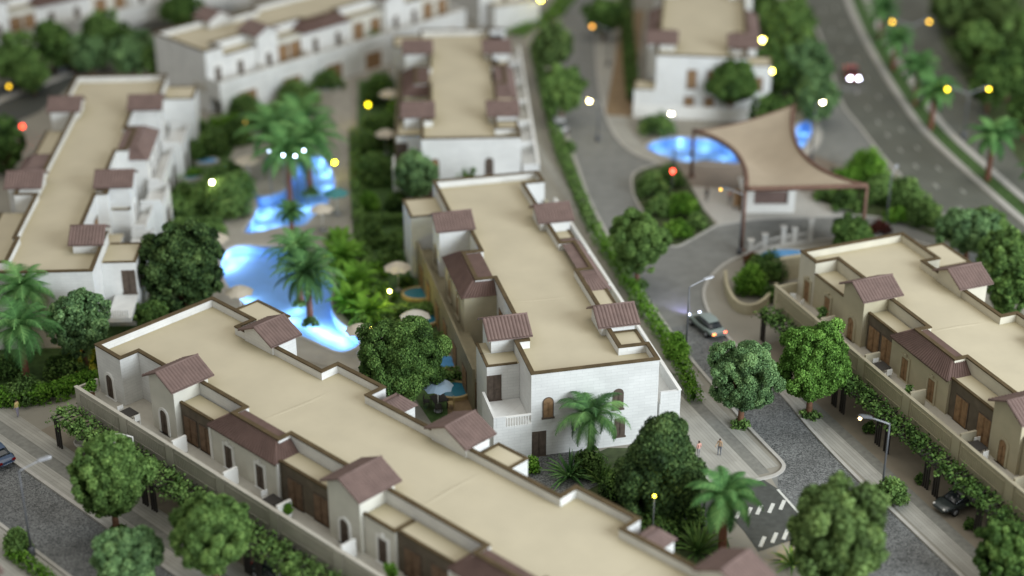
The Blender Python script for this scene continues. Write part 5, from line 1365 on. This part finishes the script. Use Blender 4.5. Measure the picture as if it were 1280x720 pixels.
x0, y0 = G(940, 318); fe = empty('white_railing', (x0, y0, 0), 0, 'white railing with piers round the blue pool at the street bend', 'railing')
pts = [G(a, b_) for a, b_ in ((937, 324), (955, 312), (978, 307), (992, 304), (1012, 302))]
for i, (a, b_) in enumerate(pts):
    m = MB(); hh = 1.5 if i % 2 else 1.9; hh = 2.3 if i == 4 else hh; X, Y = a - x0, b_ - y0
    m.box(X - .22, X + .22, Y - .22, Y + .22, 0, hh); m.box(X - .3, X + .3, Y - .3, Y + .3, hh + .002, hh + .16); m.build('pier', 'kerb', fe)
for (a, b_), (c, d) in zip(pts[:-1], pts[1:]):
    m = MB()
    m.tube([(a - x0, b_ - y0, 1.0), (c - x0, d - y0, 1.0)], .06, 6); m.tube([(a - x0, b_ - y0, .2), (c - x0, d - y0, .2)], .06, 6)
    for k in range(1, 10):
        t = k / 10; m.tube([(a + (c - a) * t - x0, b_ + (d - b_) * t - y0, .2), (a + (c - a) * t - x0, b_ + (d - b_) * t - y0, 1.0)], .035, 5)
    m.build('rail', 'kerb', fe)

def curved_wall(pix, h, t, label, name, m='plain', cat='wall', z0=0):
    P = [Vector(G(*p)) for p in smooth_loop(pix, 5, False)]; o = P[0]; vs = []; k = len(P); mb = MB(); L_, R_ = [], []
    for i, p in enumerate(P):
        d = (P[min(i + 1, k - 1)] - P[max(i - 1, 0)]).normalized(); n_ = Vector((-d.y, d.x)) * t / 2; L_.append(p + n_ - o); R_.append(p - n_ - o)
    vs = [(p.x, p.y, 0) for p in L_] + [(p.x, p.y, h) for p in L_] + [(p.x, p.y, h) for p in R_] + [(p.x, p.y, 0) for p in R_]
    fs = [(q * k + i, q * k + i + 1, (q + 1) * k + i + 1, (q + 1) * k + i) for q in range(3) for i in range(k - 1)] + [(0, k, 2 * k, 3 * k), (k - 1, 4 * k - 1, 3 * k - 1, 2 * k - 1)]
    mb.add(vs, fs); ob = mb.build(name, m); ob.location = (o.x, o.y, z0); return tag(ob, label, cat)
curved_wall([(906, 350), (909, 370), (920, 388), (938, 393), (955, 385), (970, 366)], 1.0, .3, 'curved sand wall of the planter at the street bend', 'planter_wall', 'olive')
x0, y0 = G(984, 348); tw = MB(); tw.box(-1.7, 1.9, -.3, .3, 0, 2.2); o = tw.build('garden_wall', 'olive'); o.location = (x0, y0, 0); o.rotation_euler = (0, 0, .3); tag(o, 'short sand coloured wall between the blue pool and the right row', 'wall')
x0, y0 = G(836, 500)

# ------------------------------------------------------------------ cars
def car(loc, rz, label, paint, lights='off', L=4.3, Wd=1.75, sp2=1):
    root = empty('car', loc, rz, label, 'car')
    # longitudinal stations: x, half width, sill z, shoulder z
    st = [(-L / 2, .62, .42, .62), (-L / 2 + .12, .78, .30, .78), (-L / 2 + .7, .86, .22, .86), (-.7, .88, .20, .88), (.55, .88, .20, .88), (L / 2 - .85, .86, .22, .80), (L / 2 - .15, .74, .28, .66), (L / 2, .56, .38, .54)]
    vs = []; m = MB()
    for x, w, zs, zt in st:
        w *= Wd / 1.76
        vs += [(x, -w * .9, zs), (x, -w, (zs + zt) / 2), (x, -w * .93, zt - .05), (x, -w * .6, zt + .02), (x, w * .6, zt + .02), (x, w * .93, zt - .05), (x, w, (zs + zt) / 2), (x, w * .9, zs)]
    k = len(st)
    fs = [(i * 8 + j, i * 8 + (j + 1) % 8, (i + 1) * 8 + (j + 1) % 8, (i + 1) * 8 + j) for i in range(k - 1) for j in range(8)] + [tuple(range(8)), tuple(reversed(range((k - 1) * 8, k * 8)))]
    m.add(vs, [tuple(reversed(f)) for f in fs], True); ob = m.build('body', paint, root)
    s = ob.modifiers.new('sub', 'SUBSURF'); s.levels = 2; s.render_levels = 2
    def hoop(name, mt, sts, par):
        q = MB(); vs = []
        for x, w, zt, zb in sts:
            vs += [(x, -w, zb), (x, -w * .94, zb + (zt - zb) * .55), (x, -w * .70, zt), (x, w * .70, zt), (x, w * .94, zb + (zt - zb) * .55), (x, w, zb)]
        kk = len(sts)
        f = [(i * 6 + j, i * 6 + j + 1, (i + 1) * 6 + j + 1, (i + 1) * 6 + j) for i in range(kk - 1) for j in range(5)] + [tuple(range(6)), tuple(reversed(range((kk - 1) * 6, kk * 6)))]
        q.add(vs, [tuple(reversed(a)) for a in f], True); o2 = q.build(name, mt, par); s2 = o2.modifiers.new('sub', 'SUBSURF'); s2.levels = 2; s2.render_levels = 2; return o2
    w = .78 * Wd / 1.76
    hoop('windows', 'glass', [(-L / 2 + .55, w * .8, .88, .78), (-L / 2 + 1.0, w * .92, 1.22, .80), (-.55, w, 1.38, .82), (.25, w, 1.38, .82), (.85, w * .92, 1.12, .80), (1.25, w * .8, .86, .76)], root)
    q = MB()
    vs = []
    for x, ww, z in ((-1.2, .50, 1.300), (-.6, .56, 1.405), (.2, .56, 1.405), (.55, .52, 1.335)): vs += [(x, -ww, z - .05), (x, -ww * .8, z), (x, ww * .8, z), (x, ww, z - .05)]
    q.add(vs, [(i * 4 + j, (i + 1) * 4 + j, (i + 1) * 4 + j + 1, i * 4 + j + 1) for i in range(3) for j in range(3)], True); q.build('roof', paint, root)
    for x in (-L / 2 + .85, L / 2 - .9):
        for sy in (-1, 1):
            tq = MB(); yy = sy * (.80 * Wd / 1.76)
            tq.tube([(x, yy - .11, .32), (x, yy + .11, .32)], .32, 16); wh = tq.build('wheel', 'tyre', root)
            rq = MB(); rq.tube([(x, yy + sy * .05, .32), (x, yy + sy * .125, .32)], .19, 12); rq.build('rim', 'grey', wh)
    on = lights != 'off'
    for sy in (-1, 1):
        h = MB(); h.lathe([(0, -.09), (.08, -.06), (.11, 0), (.08, .06), (0, .09)], 10, L / 2 - .10, sy * .52, .60)
        h.build('headlight', emit('headlight glow', (.72, .78, 1), 9 if lights == 'bluish' else 70) if on else 'white', root)
        t_ = MB(); t_.box(-L / 2 - .015, -L / 2 + .10, sy * .55 - .14, sy * .55 + .14, .56, .70)
        t_.build('taillight', emit('taillight glow', (1, .28, .08) if sy > 0 else (1, .16, .08), 5) if on else emit('unlit taillight', (.3, .02, .02), .3), root)
    if lights == 'bluish':
        ld = bpy.data.lights.new('headlamp_beam', 'SPOT'); ld.energy = 900; ld.color = (.42, .40, 1); ld.spot_size = 1.1; ld.spot_blend = .9; ld.shadow_soft_size = .1
        lo = bpy.data.objects.new('headlamp_beam', ld); link(lo)
        lo.location = Vector(loc) + Vector((math.cos(rz) * (L / 2 + .15), math.sin(rz) * (L / 2 + .15), .65)); d = Vector((math.cos(rz), math.sin(rz), -.10)); lo.rotation_euler = d.to_track_quat('-Z', 'Y').to_euler()
    return root
def carpaint(name, c, r=.3): 
    m = mat(name, c, rough=r, var=.03, spec=.6); m.node_tree.nodes['Principled BSDF'].inputs['Coat Weight'].default_value = .5; return m
M['p_grey'] = carpaint('grey green car paint', (.22, .27, .255)); M['p_blue'] = carpaint('dark blue car paint', (.03, .06, .12)); M['p_dark'] = carpaint('dark green grey car paint', (.03, .04, .04)); M['p_silver'] = carpaint('silver car paint', (.55, .56, .58)); M['p_red'] = carpaint('red car paint', (.35, .03, .02))
a, b_ = Vector(G(896, 417)), Vector(G(870, 396)); d = b_ - a
car((*G(883, 412), .02), math.atan2(d.y, d.x), 'grey car with bluish headlight and glowing tail lights on the street bend', 'p_grey', 'bluish')
car((*G(-8, 573), .02), rB + PI, 'dark blue car cut by the left edge on the cobbles', 'p_blue')
car(at(D, 28.7, -3.0, .02), rD - PI / 2 + .12, 'dark car parked in the shade under the right row pergola', 'p_dark')
car(at(B, 25.5, -3.4, .02), rB + .0, 'dark car under the front row pergola at the bottom edge', 'p_dark')
a, b_ = Vector(G(1062, 85)), Vector(G(1068, 103)); d = b_ - a
car((*G(1065, 97), .01), math.atan2(d.y, d.x), 'red car with white headlights driving on the highway', 'p_red', 'white')
car((*G(699, 162), .02), 1.65, 'silver car parked at the kerb of the far street', 'p_silver')
car((*G(88, 88), .02), .5, 'dark car on the back road at the upper left', 'p_dark')

# ------------------------------------------------------------------ people
def person(px, py, h, rz, label, top, legs, skin=(.45, .27, .18), hair=(.05, .03, .02), armf=.4):
    x, y = G(px, py); s = h / 1.75
    root_m = bpy.data.meshes.new('person')
    V = []; E_ = []; Rr = []
    def v(p, r, par=None):
        V.append(tuple(c * s for c in p)); Rr.append(r * s)
        if par is not None: E_.append((par, len(V) - 1))
        return len(V) - 1
    hip = v((0, 0, .95), .135); wa = v((0, .01, 1.10), .118, hip); ch = v((0, .0, 1.30), .14, wa); sh = v((0, -.01, 1.43), .11, ch); nk = v((0, 0, 1.51), .055, sh); hd = v((0, .02, 1.60), .085, nk); tp = v((0, .02, 1.70), .075, hd); v((0, .115, 1.60), .022, hd)
    for sg in (-1, 1):
        a = v((sg * .10, 0, .88), .095, hip); k = v((sg * .11, .03 * sg + .02, .49), .065, a); an = v((sg * .11, .06 * sg - .02, .09), .045, k); v((sg * .115, .06 * sg + .13, .04), .038, an)
        b0 = v((sg * .19, 0, 1.41), .062, sh); el = v((sg * .25, -.02 + .1 * armf, 1.13), .045, b0); wr = v((sg * .25, .10 + .3 * armf * (sg > 0), .92 + .25 * armf * (sg > 0)), .033, el)
        hnd = v((sg * .25, .15 + .34 * armf * (sg > 0), .86 + .27 * armf * (sg > 0)), .036, wr)
        for q in range(4): v((sg * .25 + (q - 1.5) * .022, .20 + .36 * armf * (sg > 0), .80 + .27 * armf * (sg > 0) - .008 * (q % 2)), .010, hnd)
        v((sg * .21, .19 + .34 * armf * (sg > 0), .855 + .27 * armf * (sg > 0)), .011, hnd)
    root_m.from_pydata(V, E_, []); root_m.update()
    o = bpy.data.objects.new('person', root_m); o.location = (x, y, .03); o.rotation_euler = (0, 0, rz); link(o)
    o.modifiers.new('skin', 'SKIN'); sb = o.modifiers.new('sub', 'SUBSURF'); sb.levels = 1; sb.render_levels = 2
    for i, sv in enumerate(root_m.skin_vertices[0].data): sv.radius = (Rr[i], Rr[i]); sv.use_root = (i == 0)
    m, nt, b = nodes('clothing'); b.inputs['Roughness'].default_value = .8
    tc = N(nt, 'ShaderNodeTexCoord'); sp = N(nt, 'ShaderNodeSeparateXYZ'); nt.links.new(tc.outputs['Object'], sp.inputs[0])
    mr = N(nt, 'ShaderNodeMapRange'); mr.inputs['From Max'].default_value = h; nt.links.new(sp.outputs['Z'], mr.inputs['Value'])
    r = N(nt, 'ShaderNodeValToRGB'); r.color_ramp.interpolation = 'CONSTANT'; e = r.color_ramp.elements
    e[0].position = 0; e[0].color = (.03, .025, .02, 1); e[1].position = .045; e[1].color = (*legs, 1)
    for p, c in ((.56, top), (.845, skin)):
        k = e.new(p); k.color = (*c, 1)
    nt.links.new(mr.outputs[0], r.inputs[0]); nt.links.new(r.outputs[0], b.inputs['Base Color'])
    root_m.materials.append(m)
    hm = MB(); hm.lathe([(0.0, .115), (.06, .10), (.092, .04), (.095, -.02), (.08, -.06)], 12, 0, 0, 0)
    hm.v = [(a * s, (b2 - .005 + .02) * s, (c + 1.64) * s) for a, b2, c in hm.v]
    ho = hm.build('hair', mat('hair', hair, var=.2), o)
    return tag(o, label, 'person')
person(899, 569, 1.45, 2.6, 'small figure in a tan top and grey trousers on the striped pavement', (.42, .28, .17), (.16, .17, .19), armf=.7)
person(873, 572, 1.45, .5, 'small figure in a pinkish top at the edge of the dark tree', (.62, .33, .27), (.30, .28, .27), armf=.1)
person(23, 521, 1.55, 1.2, 'figure in a yellow top and lilac skirt on the left pavement', (.62, .50, .20), (.33, .31, .40), armf=.2)
person(883, 252, 1.6, 0, 'dark clothed figure standing on the forecourt under the canopy', (.06, .06, .06), (.05, .05, .05), armf=.1)
person(912, 255, 1.6, 3, 'pink clothed figure standing beside the gatehouse', (.62, .33, .27), (.30, .28, .27), armf=.1)
# ------------------------------------------------------------------ light: a broad window to the right of the camera, dim room around
w = bpy.data.worlds.new('World'); sc.world = w; w.use_nodes = True
bg = w.node_tree.nodes['Background']; bg.inputs['Color'].default_value = (.96, .96, .93, 1); bg.inputs['Strength'].default_value = .46
def area(name, loc, target, size, power, color):
    ld = bpy.data.lights.new(name, 'AREA'); ld.shape = 'RECTANGLE'; ld.size = size[0]; ld.size_y = size[1]; ld.energy = power; ld.color = color
    o = bpy.data.objects.new(name, ld); o.location = loc; link(o)
    o.rotation_euler = (Vector(target) - Vector(loc)).to_track_quat('-Z', 'Y').to_euler(); return o
area('window_light', (135, 5, 75), (0, 130, 0), (110, 80), 470000, (.85, .93, 1.0))
area('overhead_fill', (10, 130, 190), (0, 130, 0), (160, 160), 112000, (1.0, .95, .86))  # added overhead fill lamp, lifts the roofs and shaded sides

sc.view_settings.view_transform = 'Standard'; sc.view_settings.look = 'None'; sc.view_settings.exposure = 0; sc.view_settings.gamma = 1
sc.render.engine = 'CYCLES'
sc.cycles.use_denoising = True
sc.cycles.max_bounces = 6; sc.cycles.diffuse_bounces = 3; sc.cycles.transparent_max_bounces = 8; sc.cycles.caustics_reflective = False; sc.cycles.caustics_refractive = False
sc.cycles.sample_clamp_indirect = 4
bpy.context.view_layer.update()
